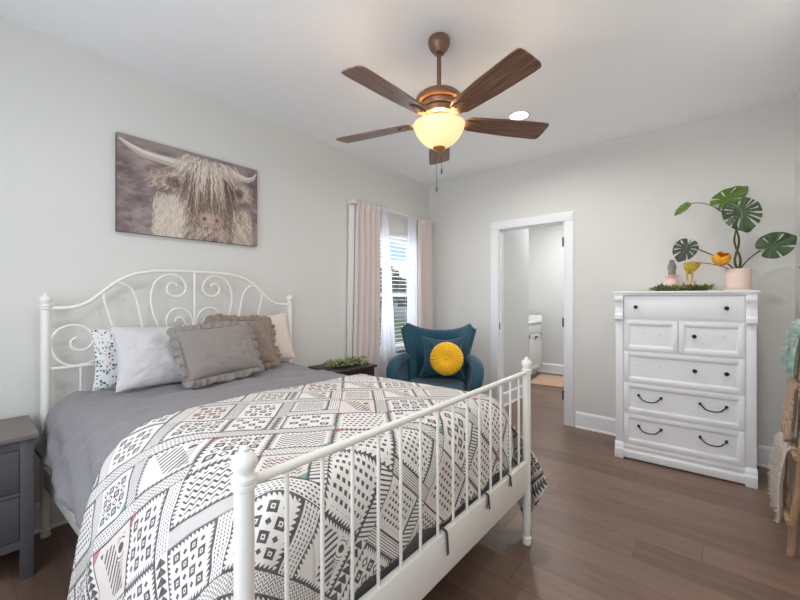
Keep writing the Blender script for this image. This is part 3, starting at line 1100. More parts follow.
# every quad of the canvas carries one painted dot, so the printed picture is a flat sheet at its real place
vs = np.zeros(((Wp + 1) * (Hp + 1), 3))
gy, gz = np.meshgrid(np.linspace(-PW / 2, PW / 2, Wp + 1), np.linspace(PH / 2, -PH / 2, Hp + 1))
vs[:, 0] = PT
vs[:, 1] = gy.ravel()
vs[:, 2] = gz.ravel()
idx = np.arange((Wp + 1) * (Hp + 1)).reshape(Hp + 1, Wp + 1)
fc = np.stack([idx[:-1, :-1], idx[1:, :-1], idx[1:, 1:], idx[:-1, 1:]], -1).reshape(-1, 4)
me = bpy.data.meshes.new('printed_canvas')
me.from_pydata(vs.tolist(), [], fc.tolist())
c01 = im / 255.0
cl_ = np.where(c01 <= 0.04045, c01 / 12.92, ((c01 + 0.055) / 1.055) ** 2.4)
pad = np.pad(cl_, ((0, 1), (0, 1), (0, 0)), mode='edge')
colr = np.ones(((Wp + 1) * (Hp + 1), 4))
colr[:, :3] = pad.reshape(-1, 3)
at = me.color_attributes.new('print', 'FLOAT_COLOR', 'POINT')
at.data.foreach_set('color', colr.ravel().astype(np.float32))
me.materials.append(vcol_mat('printed_cow', 'print'))
o = bpy.data.objects.new('printed_canvas', me)
S.collection.objects.link(o)
o.parent = pic

# ------------------------------------------------------------------ ceiling fan
FC = Vector((1.640, -2.190, 0))
FU = 0.03      # how far the motor and light hang above their drawn heights
fan = thing('ceiling_fan', 'bronze five-blade ceiling fan with a lit amber glass bowl light', 'ceiling fan', (FC.x, FC.y, CH))


def Z(z):
    return z - CH + (FU if z < 2.5 else 0)


m = MB().lathe([(0.016, Z(2.652)), (0.030, Z(2.655)), (0.036, Z(2.664)), (0.050, Z(2.680)), (0.060, Z(2.704)), (0.062, Z(2.728)), (0.055, Z(2.7395))], n=32)
m.build('canopy', M['bronze'], fan)
m = MB().cyl((0, 0, Z(2.395)), (0, 0, 2.68 - CH), 0.0125, n=16)
m.lathe([(0.024, Z(2.400)), (0.026, Z(2.412)), (0.014, Z(2.430))], n=20)
m.build('downrod', M['bronze'], fan)
m = MB().lathe([(0.075, Z(2.268)), (0.092, Z(2.275)), (0.096, Z(2.30)), (0.088, Z(2.312)), (0.098, Z(2.318)), (0.104, Z(2.335)), (0.100, Z(2.340)),
                (0.124, Z(2.344)), (0.132, Z(2.354)), (0.128, Z(2.372)), (0.110, Z(2.388)), (0.08, Z(2.398)), (0.03, Z(2.404))], n=40)
m.build('motor_housing', M['bronze'], fan)
m = MB().lathe([(0.022, Z(2.20)), (0.036, Z(2.215)), (0.040, Z(2.24)), (0.060, Z(2.252)), (0.062, Z(2.268))], n=32)
m.build('light_fitter', M['bronze'], fan)
# bowl: open at the top, with thickness
bp_ = [(0.0, 2.095), (0.028, 2.098), (0.058, 2.109), (0.086, 2.128), (0.110, 2.153), (0.127, 2.181), (0.137, 2.207), (0.141, 2.222)]
m = MB().grid(48, len(bp_) - 1, lambda a, b: (bp_[round(b * (len(bp_) - 1))][0] * cos(2 * pi * a) + 1e-4 * cos(2 * pi * a),
                                              bp_[round(b * (len(bp_) - 1))][0] * sin(2 * pi * a) + 1e-4 * sin(2 * pi * a),
                                              Z(bp_[round(b * (len(bp_) - 1))][1])), closed_u=True)
o = m.build('glass_bowl', M['bowl'], fan)
solid(o, 0.004, 1)
m = MB().lathe([(0.0, Z(2.070)), (0.016, Z(2.073)), (0.022, Z(2.082)), (0.034, Z(2.087)), (0.036, Z(2.094)), (0.0, Z(2.102))], n=20)
m.build('finial', M['brass'], fan)
for k in range(5):
    ang = radians(-92 + 72 * k)
    R = Matrix.Rotation(ang, 4, 'Z') @ Matrix.Translation((0, 0, Z(2.245)))
    T = R @ Matrix.Translation((0.155, 0, 0)) @ Matrix.Rotation(radians(-12), 4, 'X')
    out = []
    L0, L1 = 0.0, 0.50
    for i in range(9):      # rounded tip
        a = -pi / 2 + pi * i / 8
        ca, sa = cos(a), sin(a)
        ex = 0.45
        out.append((L1 - 0.045 + 0.045 * (abs(ca) ** ex), 0.075 * (abs(sa) ** ex) * (1 if sa > 0 else -1)))
    out += [(0.25, 0.071), (0.03, 0.056), (0.0, 0.038), (0.0, -0.038), (0.03, -0.056), (0.25, -0.071)]
    m = MB().prism(out, 'z', -0.003, 0.003)
    b_ = m.build('blade', M['blade'], fan, ang=50)
    b_.matrix_local = T
    m = MB()
    arm = [(-0.075, -0.018), (-0.02, -0.014), (0.0, -0.034), (0.06, -0.030), (0.085, -0.012), (0.098, 0.0),
           (0.085, 0.012), (0.06, 0.030), (0.0, 0.034), (-0.02, 0.014), (-0.075, 0.018)]
    m.prism(arm, 'z', -0.011, -0.0035)
    for (sx, sy) in ((0.02, -0.02), (0.02, 0.02), (0.065, 0)):
        m.lathe([(0.007, -0.0145), (0.007, -0.011)], c=(sx, sy, 0), n=10)
    m.build('blade_bracket', M['bronze'], b_, ang=30)
for (dx, dy, zt, zb_) in ((-0.012, -0.006, 2.09, 1.845), (0.012, 0.008, 2.09, 1.945)):
    m = MB().cyl((dx, dy, Z(zt)), (dx, dy, Z(zb_ + 0.03)), 0.0014, n=6)
    m.lathe([(0.002, Z(zb_)), (0.0055, Z(zb_ + 0.006)), (0.0055, Z(zb_ + 0.026)), (0.002, Z(zb_ + 0.034))], c=(dx, dy, 0), n=10)
    m.build('pull_chain', M['cord'], fan)

dl = thing('recessed_light', 'round lit recessed ceiling light beyond the fan', 'ceiling light', (1.63, -1.045, CH))
m = MB()
ring = [(0.068, -0.002), (0.070, -0.010), (0.088, -0.004), (0.090, 0.0), (0.068, 0.0)]
m.grid(40, 4, lambda a, b: (ring[round(b * 4)][0] * cos(2 * pi * a), ring[round(b * 4)][0] * sin(2 * pi * a), ring[round(b * 4)][1]), closed_u=True)
m.build('trim_ring', M['trim'], dl)
m = MB().lathe([(0.0, -0.006), (0.066, -0.006), (0.068, -0.001)], n=36)
m.build('lens', M['lens'], dl)

# ------------------------------------------------------------------ bed
BED = Matrix.Translation((0.09, -2.895, 0)) @ Matrix.Rotation(radians(2.7), 4, 'Z')
bed = thing('scrolled_metal_bed', 'white metal bed frame with scrolled headboard and spindle footboard', 'bed', mtx=BED)


HROT = Matrix.Translation((0.012, 0, 0)) @ Matrix.Rotation(radians(-3.0), 4, 'Z')


def h_build(m, name):
    m.bm.transform(HROT)
    return m.build(name, M['bedmetal'], bed)


def post(x, y, ztop, parent):
    m = MB()
    m.lathe([(0.012, 0.0), (0.020, 0.004), (0.022, 0.018), (0.016, 0.028), (0.024, 0.034), (0.024, 0.042), (0.0165, 0.050), (0.0205, 0.12),
             (0.0205, 0.30), (0.0205, ztop - 0.09), (0.025, ztop - 0.087), (0.025, ztop - 0.079), (0.021, ztop - 0.076), (0.027, ztop - 0.071), (0.027, ztop - 0.064),
             (0.016, ztop - 0.060), (0.018, ztop - 0.057), (0.025, ztop - 0.044), (0.027, ztop - 0.034), (0.024, ztop - 0.022),
             (0.013, ztop - 0.013), (0.010, ztop - 0.010), (0.011, ztop - 0.006), (0.007, ztop - 0.001), (0, ztop)], c=(x, y, 0), n=24)
    return m.build('post', M['bedmetal'], parent)


HW = 0.745
for sy in (-1, 1):
    hp_ = HROT @ Vector((0, sy * HW, 0))
    post(hp_.x, hp_.y, 1.305, bed)
post(1.957, -HW - 0.008, 0.972, bed)
post(2.031, HW + 0.018, 0.972, bed)
# headboard
half = [(0, 1.455), (0.14, 1.454), (0.26, 1.445), (0.36, 1.418), (0.44, 1.37), (0.51, 1.305), (0.57, 1.252), (0.63, 1.227), (0.70, 1.222), (HW, 1.222)]
curve = [(0, -y, z) for y, z in half[:0:-1]] + [(0, y, z) for y, z in half]
m = MB().tube(catmull(curve, 6), 0.0105, 12)
h_build(m, 'top_rail')
m = MB().cyl((0, -HW, 0.895), (0, HW, 0.895), 0.0085, n=12)
h_build(m, 'cross_rail')
m = MB().cyl((0, -HW, 0.46), (0, HW, 0.46), 0.011, n=12)
h_build(m, 'cross_rail')
m = MB().cyl((0, 0, 0.895), (0, 0, 1.455), 0.0075, n=12)
h_build(m, 'centre_rod')
for k in range(7):
    y = -0.60 + 0.2 * k
    m = MB().cyl((0, y, 0.46), (0, y, 0.895), 0.006, n=10)
    h_build(m, 'spindle')
for s_ in (-1, 1):
    arch = [(0.40, 0.90), (0.425, 1.0), (0.455, 1.11), (0.478, 1.20), (0.496, 1.275), (0.488, 1.325), (0.455, 1.358), (0.414, 1.366), (0.372, 1.345), (0.345, 1.30),
            (0.325, 1.22), (0.305, 1.10), (0.29, 0.99), (0.285, 0.90)]
    m = MB().tube(catmull([(0, s_ * y, z) for y, z in arch], 6), 0.0068, 10)
    h_build(m, 'arch_scroll')
    big = [(0.12, 0.90), (0.165, 0.98), (0.215, 1.09), (0.25, 1.20), (0.258, 1.29), (0.238, 1.37), (0.19, 1.418), (0.13, 1.43), (0.08, 1.405), (0.055, 1.36), (0.062, 1.315),
           (0.10, 1.288), (0.145, 1.295), (0.168, 1.33), (0.158, 1.366), (0.128, 1.376), (0.108, 1.358)]
    m = MB().tube(catmull([(0, s_ * y, z) for y, z in big], 6), 0.0068, 10)
    h_build(m, 'large_scroll')
    small = [(0.012, 1.06), (0.012, 1.12), (0.03, 1.17), (0.075, 1.205), (0.13, 1.20), (0.165, 1.16), (0.17, 1.10), (0.135, 1.06), (0.085, 1.065), (0.06, 1.10),
             (0.075, 1.14), (0.11, 1.145), (0.12, 1.12)]
    m = MB().tube(catmull([(0, s_ * y, z) for y, z in small], 6), 0.0065, 10)
    h_build(m, 'inner_scroll')
    side = [(0.535, 0.918), (0.59, 0.902), (0.645, 0.903), (0.695, 0.94), (0.723, 1.0), (0.722, 1.06), (0.69, 1.108), (0.635, 1.127), (0.58, 1.108), (0.548, 1.06), (0.553, 1.01),
            (0.592, 0.982), (0.635, 0.998), (0.642, 1.036), (0.618, 1.058)]
    m = MB().tube(catmull([(0, s_ * y, z) for y, z in side], 6), 0.0068, 10)
    h_build(m, 'side_scroll')
# footboard
FA, FB = Vector((1.957, -HW - 0.008, 0)), Vector((2.031, HW + 0.018, 0))
FROT = Matrix.Translation((FA + FB) / 2) @ Matrix.Rotation(-atan2(FB.x - FA.x, FB.y - FA.y), 4, 'Z')
FHW = (FB - FA).length / 2
FX = 1.994


def f_build(m, name):
    m.bm.transform(FROT)
    return m.build(name, M['bedmetal'], bed)


f_build(MB().cyl((0, -FHW, 0.893), (0, FHW, 0.893), 0.0115, n=14), 'foot_rail')
for k in range(14):
    y = -FHW + 2 * FHW * (k + 1) / 15
    f_build(MB().cyl((0, y, 0.43), (0, y, 0.893), 0.0055, n=10), 'foot_spindle')
f_build(MB().box(-0.012, 0.012, -FHW + 0.01, FHW - 0.01, 0.285, 0.440, 0.004), 'foot_panel')
for s_ in (-1, 1):
    m = MB().box(0.0, 1.955 if s_ < 0 else 2.025, s_ * HW - 0.012, s_ * HW + 0.012, 0.285, 0.385, 0.004)
    m.build('side_rail', M['bedmetal'], bed)
m = MB()
for k in range(13):
    m.box(0.1 + k * 0.135, 0.17 + k * 0.135, -0.70, 0.70, 0.315, 0.335)
m.build('bed_slats', M['cutwood'], bed, smooth=False)

# mattress
mat_ = MB().box(0.065, 1.90, -0.685, 0.685, 0.345, 0.722, 0.085, 5).build('mattress', M['sheet'])
mat_.matrix_world = BED
tag(mat_, 'pale mattress under the grey duvet on the bed', 'mattress')

AU, LF, ZT = 0.55, 1.868, 0.757
side_prof = [(0, 0), (0.06, -0.006), (0.12, -0.032), (0.17, -0.078), (0.208, -0.145), (0.236, -0.22), (0.262, -0.32), (0.295, -0.50), (0.32, -0.70)]
head_prof = [(0, 0), (0.10, 0.0), (0.165, -0.018), (0.205, -0.06), (0.230, -0.12), (0.240, -0.2), (0.248, -0.30), (0.258, -0.5), (0.27, -0.7)]
foot_prof = [(0, 0), (0.04, -0.012), (0.066, -0.045), (0.078, -0.09), (0.084, -0.16), (0.087, -0.3), (0.088, -0.5), (0.088, -0.7), (0.088, -0.9)]


def prof_eval(prof, m_):
    acc = 0
    for (a, b), (c, d) in zip(prof, prof[1:]):
        L = hypot(c - a, d - b)
        if m_ <= acc + L or (c, d) == prof[-1]:
            t = (m_ - acc) / L
            return a + (c - a) * t, b + (d - b) * t
        acc += L
    return prof[-1]


SKEW = 0.0485      # the footboard stands a little askew


def drape(u, v, off=0.0):
    p = drape0(u, v, off)
    p.x += SKEW * p.y * sstep(0.9, LF, v) - 0.008 * sstep(0.9, LF, v)
    return p


def drape0(u, v, off=0.0):
    """cloth coordinates (u across, v from the head) to a point on the made bed"""
    su = 1 if u >= 0 else -1
    du, dv = max(0, abs(u) - AU), max(0, v - LF)
    cu, cv = min(abs(u), AU), min(v, LF)
    crown = 0.016 * (1 - (u / 0.85) ** 2) if abs(u) < 0.85 else 0
    if du == 0 and dv == 0:
        return Vector((cv, su * cu, ZT + crown + off))
    m_ = hypot(du, dv)
    c, s_ = du / m_, dv / m_
    w = sstep(0.7, 0.1, v)
    a1, z1 = prof_eval(side_prof, m_)
    a2, z2 = prof_eval(head_prof, m_)
    a1, z1 = a1 * (1 - w) + a2 * w, z1 * (1 - w) + z2 * w
    b1, zb1 = prof_eval(foot_prof, m_)
    z = z1 * c * c + zb1 * s_ * s_
    ox = off * sstep(0.02, 0.15, m_)
    return Vector((cv + (b1 + ox) * s_, su * (cu + (a1 + ox) * c), ZT + crown + z + off * (1 - sstep(0.02, 0.15, m_))))


def duvet_pt(a, b):
    u = -0.97 + 1.94 * a
    v = 0.085 + (LF + 0.47 - 0.085) * b
    lim = 0.975 + 0.02 * sstep(0.25, 1.1, v)
    u = u * lim / 0.97
    hem = 1.0
    p = drape(u, v)
    k = 1 - sstep(0.9, 1.02, v)          # the part not under the quilt is rumpled
    q = Vector((u * 2.2 + v * 0.7, v * 3.2 - u * 0.9, 3))
    wr = 0.019 * noise.noise(q * 2.0) + 0.012 * abs(noise.noise(q * 4.3)) - 0.005
    wr += 0.012 * sin((abs(u) - v * 0.35) * 42 + 3 * noise.noise(q)) * sstep(0.5, 0.72, abs(u)) * 0.6
    side = sstep(AU, AU + 0.25, abs(u))
    p.z += k * wr * (1 - side)
    p.y += k * wr * side * (1 if u > 0 else -1)
    return p


m = MB().grid(110, 120, duvet_pt)
duv = m.build('duvet', M['duvet'], ang=80)
duv.matrix_world = BED
solid(duv, 0.018, -1)
tag(duv, 'plain grey duvet spread over the bed under the patterned quilt', 'duvet')
for (yt, ln) in ((-0.02, 0.085), (0.30, 0.06), (0.52, 0.05)):
    FX = 1.994 + 0.0485 * yt
    pts = [(FX - 0.028, yt, 0.47), (FX - 0.006, yt, 0.455), (FX + 0.016, yt + 0.002, 0.447), (FX + 0.019, yt + 0.006, 0.42), (FX + 0.019, yt + 0.012, 0.445 - ln)]
    m = MB()
    cp = catmull(pts, 5)
    m.grid(len(cp) - 1, 1, lambda a, b: cp[round(a * (len(cp) - 1))] + Vector((0, (b - 0.5) * 0.012, 0)))
    if ln < 0.08:
        pts2 = [(FX - 0.006, yt, 0.455), (FX + 0.017, yt - 0.002, 0.447), (FX + 0.020, yt - 0.006, 0.42), (FX + 0.02, yt - 0.022, 0.45 - ln * 0.8)]
        cp2 = catmull(pts2, 5)
        m.grid(len(cp2) - 1, 1, lambda a, b: cp2[round(a * (len(cp2) - 1))] + Vector((0, (b - 0.5) * 0.010, 0)))
    o = m.build('tie_strap', M['strap'], duv, label='dark grey tie hanging over the foot panel')
    solid(o, 0.002)

# quilt: top and sides, foot fall, the near corner, the far corner hanging free past the post
VH, QL, QR = 1.0, 0.62, 0.72          # head edge, left and right overhang beyond AU
QO = 0.016


def q_wr(p, u, v):
    q = Vector((u * 3, v * 3, 7))
    w = 0.006 * noise.noise(q * 1.5) + 0.0035 * noise.noise(q * 4)
    side = sstep(AU, AU + 0.2, abs(u))
    foot = sstep(LF, LF + 0.1, v)
    w2 = w + 0.012 * sin(v * 17 + 2 * noise.noise(q)) * side * sstep(0.15, 0.5, abs(u) - AU) * (1 - foot)
    s_ = 1 if u > 0 else -1
    p.z += max(0, w + 0.003) * (1 - max(side, foot))
    p.y += s_ * max(-0.002, w2) * side * (1 - foot)
    p.x += -abs(w) * foot * 0.6
    return p


def q_head(u):
    """head edge of the quilt: a slightly wavy line across the bed"""
    return VH - 0.03 + 0.07 * sstep(-0.5, 0.9, u) + 0.012 * sin(u * 7) + 0.10 * sstep(0.6, 1.2, -u)


m = MB()
UA, UB = -(AU + QL), AU + QR


def top_uv(a, b):
    u = UA + (UB - UA) * a
    v0 = q_head(u)
    return u, v0 + (LF - v0) * b


def top_pt(a, b):
    u, v = top_uv(a, b)
    return q_wr(drape(u, v, QO), u, v)


m.grid(150, 80, top_pt, top_uv)
FD = 0.36     # foot overhang


def foot_uv(a, b):
    u = -AU + 2 * AU * a
    return u, LF + b * (FD + 0.012 * sin(u * 9) + 0.012 * sin(u * 23 + 1))


m.grid(90, 26, lambda a, b: q_wr(drape(*foot_uv(a, b), QO), *foot_uv(a, b)), foot_uv)


def cor_uv(sgn):
    def f(a, b):
        th = a * pi / 2
        end = FD + (QL - FD) * (1 - sstep(0, 1, a))
        r = b * end
        return sgn * (AU + r * cos(th)), LF + r * sin(th)
    return f


fl = cor_uv(-1)
m.grid(26, 30, lambda a, b: q_wr(drape(*fl(a, b), QO), *fl(a, b)), fl)


def cr_uv(a, b):      # far corner: only the part inside the bars
    th = pi / 2 - a * (pi / 2 - 0.35)
    r = b * FD
    return AU + r * cos(th), LF + r * sin(th)


m.grid(20, 26, lambda a, b: q_wr(drape(*cr_uv(a, b), QO), *cr_uv(a, b)), cr_uv)


def flap_uv(a, b):
    mm = 0.27 + (QR - 0.27) * b
    ext = 0.035 + 0.175 * min(1, b / 0.62) - 0.13 * max(0, (b - 0.62) / 0.38)
    return AU + mm, LF + a * ext


def flap_pt(a, b):
    u, v = flap_uv(a, b)
    p = drape(u, LF, QO)
    p = q_wr(p, u, LF)
    mm = u - AU
    p.x += (v - LF)
    p.y += 0.02 * sin(a * 4) + 0.012 * a
    p.z -= 0.12 * a * sstep(0.35, 1.0, b)
    return p


m.grid(24, 30, flap_pt, flap_uv)
qu = m.build('quilt', M['quilt'], ang=85, weld=0.0004)
qu.matrix_world = BED
solid(qu, 0.007, 1)
tag(qu, 'black and white patterned quilt folded over the foot half of the bed', 'quilt')


# ------------------------------------------------------------------ pillows
def pillow_mesh(w, h, t, seed=0, pinch=0.06, wr=0.006, n=44, p_=2.4):
    def surf(sgn):
        def f(a, b):
            x, y = 2 * a - 1, 2 * b - 1
            ex = 1 - pinch * (1 - y * y) * abs(x) ** 3
            ey = 1 - pinch * (1 - x * x) * abs(y) ** 3
            edge = max(0.0, (1 - abs(x) ** p_)) ** 0.55 * max(0.0, (1 - abs(y) ** p_)) ** 0.55
            z = sgn * t / 2 * edge
            q = Vector((x * 2.2, y * 2.2, seed + sgn))
            z += wr * edge ** 0.5 * (noise.noise(q * 1.7) + 0.6 * noise.noise(q * 4)) + sgn * wr * 0.8 * sin((x + y * 0.6) * 9 + seed) * edge * 0.5
            return Vector((x * w / 2 * ex, y * h / 2 * ey, z))
        return f
    m = MB()
    m.grid(n, n, surf(1))
    m.grid(n, n, surf(-1))
    return m


def ruffle_mesh(w, h, wid=0.05, waves=26, amp=0.011, seed=0):
    """frill round the edge: from the pillow's seam outwards"""
    per = []
    N_ = 320
    P = 2 * (w + h)
    for i in range(N_):
        d = i / N_ * P
        if d < w:
            p, nrm = Vector((-w / 2 + d, -h / 2, 0)), Vector((0, -1, 0))
        elif d < w + h:
            p, nrm = Vector((w / 2, -h / 2 + d - w, 0)), Vector((1, 0, 0))
        elif d < 2 * w + h:
            p, nrm = Vector((w / 2 - (d - w - h), h / 2, 0)), Vector((0, 1, 0))
        else:
            p, nrm = Vector((-w / 2, h / 2 - (d - 2 * w - h), 0)), Vector((-1, 0, 0))
        per.append((p, nrm))
    # soften the outward direction at corners
    sm = []
    for i in range(N_):
        v = Vector((0, 0, 0))
        for k in range(-9, 10):
            v += per[(i + k) % N_][1]
        sm.append(v.normalized())

    def f(a, b):
        i = round(a * N_) % N_
        p, n_ = per[i][0], sm[i]
        wv = sin(2 * pi * waves * a + 2 * nz(a * 30, 0, seed))
        ln = wid * (0.75 + 0.5 * nz(a * 17, 3, seed))
        q = p * 0.985 + n_ * ln * b
        q.z += amp * b * (wv + 0.6 * sin(2 * pi * waves * 1.7 * a + seed)) + 0.03 * b * nz(a * 13, 7, seed) - 0.012 * b * b
        tt = Vector((-n_.y, n_.x, 0))
        return q + tt * (amp * 0.5 * b * cos(2 * pi * waves * a))
    m = MB()
    m.grid(N_, 5, f, closed_u=True)
    return m


def lean_matrix(x, y, z, lean, yaw=0, roll=0):
    """pillow standing on its long edge: its width along the bed's y, its face towards the foot (+x), leaning back"""
    base = Matrix(((0, 0, 1, 0), (1, 0, 0, 0), (0, 1, 0, 0), (0, 0, 0, 1)))   # local x->y, y->z, z->x
    return BED @ Matrix.Translation((x, y, z)) @ Matrix.Rotation(radians(yaw), 4, 'Z') @ \
        Matrix.Rotation(radians(-lean), 4, 'Y') @ Matrix.Rotation(radians(roll), 4, 'X') @ base


def pillow(label, w, h, t, mtx, m_, seed, ruffle=None, wr=0.006):
    name = 'ruffled_cushion' if ruffle else 'bed_pillow'
    if ruffle:
        root = thing(name, label, 'pillow', mtx=mtx)
        pillow_mesh(w, h, t, seed, 0.05, wr).build('cover', m_, root, ang=80, weld=0.0005)
        o = ruffle_mesh(w * 0.97, h * 0.97, ruffle, seed=seed).build('ruffle', m_, root, ang=80)
        solid(o, 0.003)
    else:
        o = pillow_mesh(w, h, t, seed, 0.07, wr).build(name, m_, ang=80, weld=0.0005)
        o.matrix_world = mtx
        tag(o, label, 'pillow')


pillow('white pillow with dark and teal speckles behind the plain white pillow', 0.56, 0.34, 0.085, lean_matrix(0.092, -0.30, 0.935, 8), M['speck'], 11)
pillow('plain white satin pillow left of the grey ruffled cushion', 0.58, 0.365, 0.13, lean_matrix(0.258, -0.24, 0.942, 22, yaw=3, roll=-3), M['whitepillow'], 3, wr=0.010)
pillow('plain blush white pillow at the right end against the headboard', 0.56, 0.38, 0.11, lean_matrix(0.125, 0.425, 0.958, 16, roll=3), M['pinkpillow'], 5)
pillow('brown grey ruffled cushion behind the front grey cushion', 0.42, 0.325, 0.10, lean_matrix(0.275, 0.215, 0.975, 24, yaw=-4, roll=-3), M['linen2'], 8, 0.06)
pillow('grey linen ruffled cushion in front of the other pillows', 0.46, 0.31, 0.12, lean_matrix(0.435, -0.03, 0.958, 28, yaw=2, roll=2), M['linen'], 6, 0.055)


# ------------------------------------------------------------------ nightstands
def nightstand(label, loc, mb, mt, knob=True):
    """front towards +x"""
    D, Wd, H = 0.38, 0.45, 0.66
    t_ = thing('nightstand', label, 'nightstand', loc)
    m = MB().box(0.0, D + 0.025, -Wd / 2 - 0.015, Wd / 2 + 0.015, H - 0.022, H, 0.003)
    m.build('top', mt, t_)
    m = MB()
    m.box(0.01, D - 0.012, -Wd / 2 + 0.008, Wd / 2 - 0.008, 0.145, H - 0.0225)
    m.box(D - 0.02, D - 0.002, -Wd / 2 + 0.04, Wd / 2 - 0.04, H - 0.065, H - 0.0225)
    m.box(D - 0.02, D - 0.002, -Wd / 2 + 0.04, Wd / 2 - 0.04, 0.385, 0.40)
    m.box(D - 0.02, D - 0.002, -Wd / 2 + 0.04, Wd / 2 - 0.04, 0.145, 0.18)
    m.build('body', mb, t_, smooth=False)
    for (a, b) in ((0, -1), (0, 1), (1, -1), (1, 1)):
        x0 = D - 0.045 if a else 0.004
        y0 = b * (Wd / 2 - 0.0225)
        m = MB().box(x0, x0 + 0.045, y0 - 0.0225, y0 + 0.0225, 0, H - 0.0225, 0.002)
        m.build('leg', mb, t_)
    for (z0, z1) in ((0.183, 0.382), (0.403, H - 0.068)):
        m = MB().box(D - 0.014, D - 0.006, -Wd / 2 + 0.047, Wd / 2 - 0.047, z0 + 0.002, z1 - 0.002, 0.001)
        d_ = m.build('drawer', mb, t_)
        m = MB().lathe([(0.006, 0), (0.006, 0.012), (0.013, 0.018), (0.014, 0.025), (0.008, 0.030), (0, 0.031)], n=16,
                       mtx=Matrix.Translation((D - 0.006, 0, (z0 + z1) / 2)) @ Matrix.Rotation(radians(90), 4, 'Y'))
        m.build('knob', M['black'], d_)
    return t_


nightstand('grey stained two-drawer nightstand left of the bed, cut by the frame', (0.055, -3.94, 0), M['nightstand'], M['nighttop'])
nightstand('dark wooden nightstand beyond the bed under a leafy garland', (0.035, -1.675, 0), M['darkwood'], M['darkwood'])


# ------------------------------------------------------------------ foliage garlands
def garland(label, name, pts, width, height, n_, lw, ll, m_, seed, stemmat):
    root = thing(name, label, 'garland', pts[0])
    rr = random.Random(seed)
    cp = catmull([Vector(p) - Vector(pts[0]) for p in pts], 8)
    m = MB().tube([p + Vector((0, 0, 0.008)) for p in cp], 0.004, 6)
    m.build('stem', stemmat, root)
    m = MB()
    for k in range(n_):
        c = cp[rr.randrange(len(cp))] + Vector((rr.uniform(-1, 1) * width, rr.uniform(-1, 1) * width, 0.008 + rr.random() ** 1.3 * height))
        a = Vector((rr.uniform(-1, 1), rr.uniform(-1, 1), rr.uniform(-0.2, 0.7))).normalized()
        b = a.cross(Vector((rr.uniform(-0.4, 0.4), rr.uniform(-0.4, 0.4), 1))).normalized()
        up = a.cross(b) * -1
        if up.z < 0:
            up = -up
        L, w_ = ll * rr.uniform(0.7, 1.3), lw * rr.uniform(0.7, 1.3)
        q = [c, c + a * L * 0.35 + b * w_, c + a * L * 0.75 + b * w_ * 0.8, c + a * L + up * L * 0.06, c + a * L * 0.75 - b * w_ * 0.8, c + a * L * 0.35 - b * w_, c + a * L * 0.5 - up * L * 0.1]
        for p in q:
            p.z = max(p.z, 0.002)
        vs_ = [m.bm.verts.new(p) for p in q]
        ctr = vs_[6]
        for i in range(6):
            m.bm.faces.new((ctr, vs_[i], vs_[(i + 1) % 6]))
    m.build('foliage', m_, root, ang=80, recalc=False)
    return root


garland('pale green leafy garland lying on the dark nightstand', 'leaf_garland', [(0.22, -1.80, 0.66), (0.29, -1.70, 0.66), (0.26, -1.58, 0.66), (0.30, -1.475, 0.66)],
        0.06, 0.05, 380, 0.010, 0.035, M['euca'], 4, M['stem'])

# ------------------------------------------------------------------ armchair
CHP = Vector((0.715, -0.883, 0))
CSC = 0.94
ch = thing('wing_armchair', 'teal velvet wingback armchair in the corner by the window', 'armchair', CHP, radians(29))
ch.scale = (CSC, CSC, CSC)
# local: faces -y


def back_pt(a, b):
    """front face of the winged back: a across, b up"""
    x = 2 * a - 1
    ztop = 0.955 + 0.125 * abs(x) ** 2.6 - 0.08 * sstep(0.88, 1.0, abs(x))
    z = 0.30 + (ztop - 0.30) * b
    w = 0.272 + 0.108 * (max(0, b - 0.2) / 0.8) ** 1.7
    y = 0.24 + 0.10 * b - 0.20 * abs(x) ** 2.6
    return Vector((x * w, y, z))


m = MB()
th_ = 0.085


def back_solid(a, b):
    # closed loop round the section: b 0..1 front up, over the top and down behind
    if b < 0.46:
        return back_pt(a, b / 0.46)
    p1 = back_pt(a, 1.0)
    x = 2 * a - 1
    dirv = Vector((0.25 * x, 1, 0)).normalized()
    if b <= 0.54:
        t = (b - 0.46) / 0.08
        ang_ = pi * t
        return p1 + dirv * (th_ / 2) * (1 - cos(ang_)) + Vector((0, 0, 0.035 * sin(ang_)))
    t = (b - 0.54) / 0.46
    p = back_pt(a, 1 - t)
    return p + dirv * th_


m.grid(40, 50, back_solid)
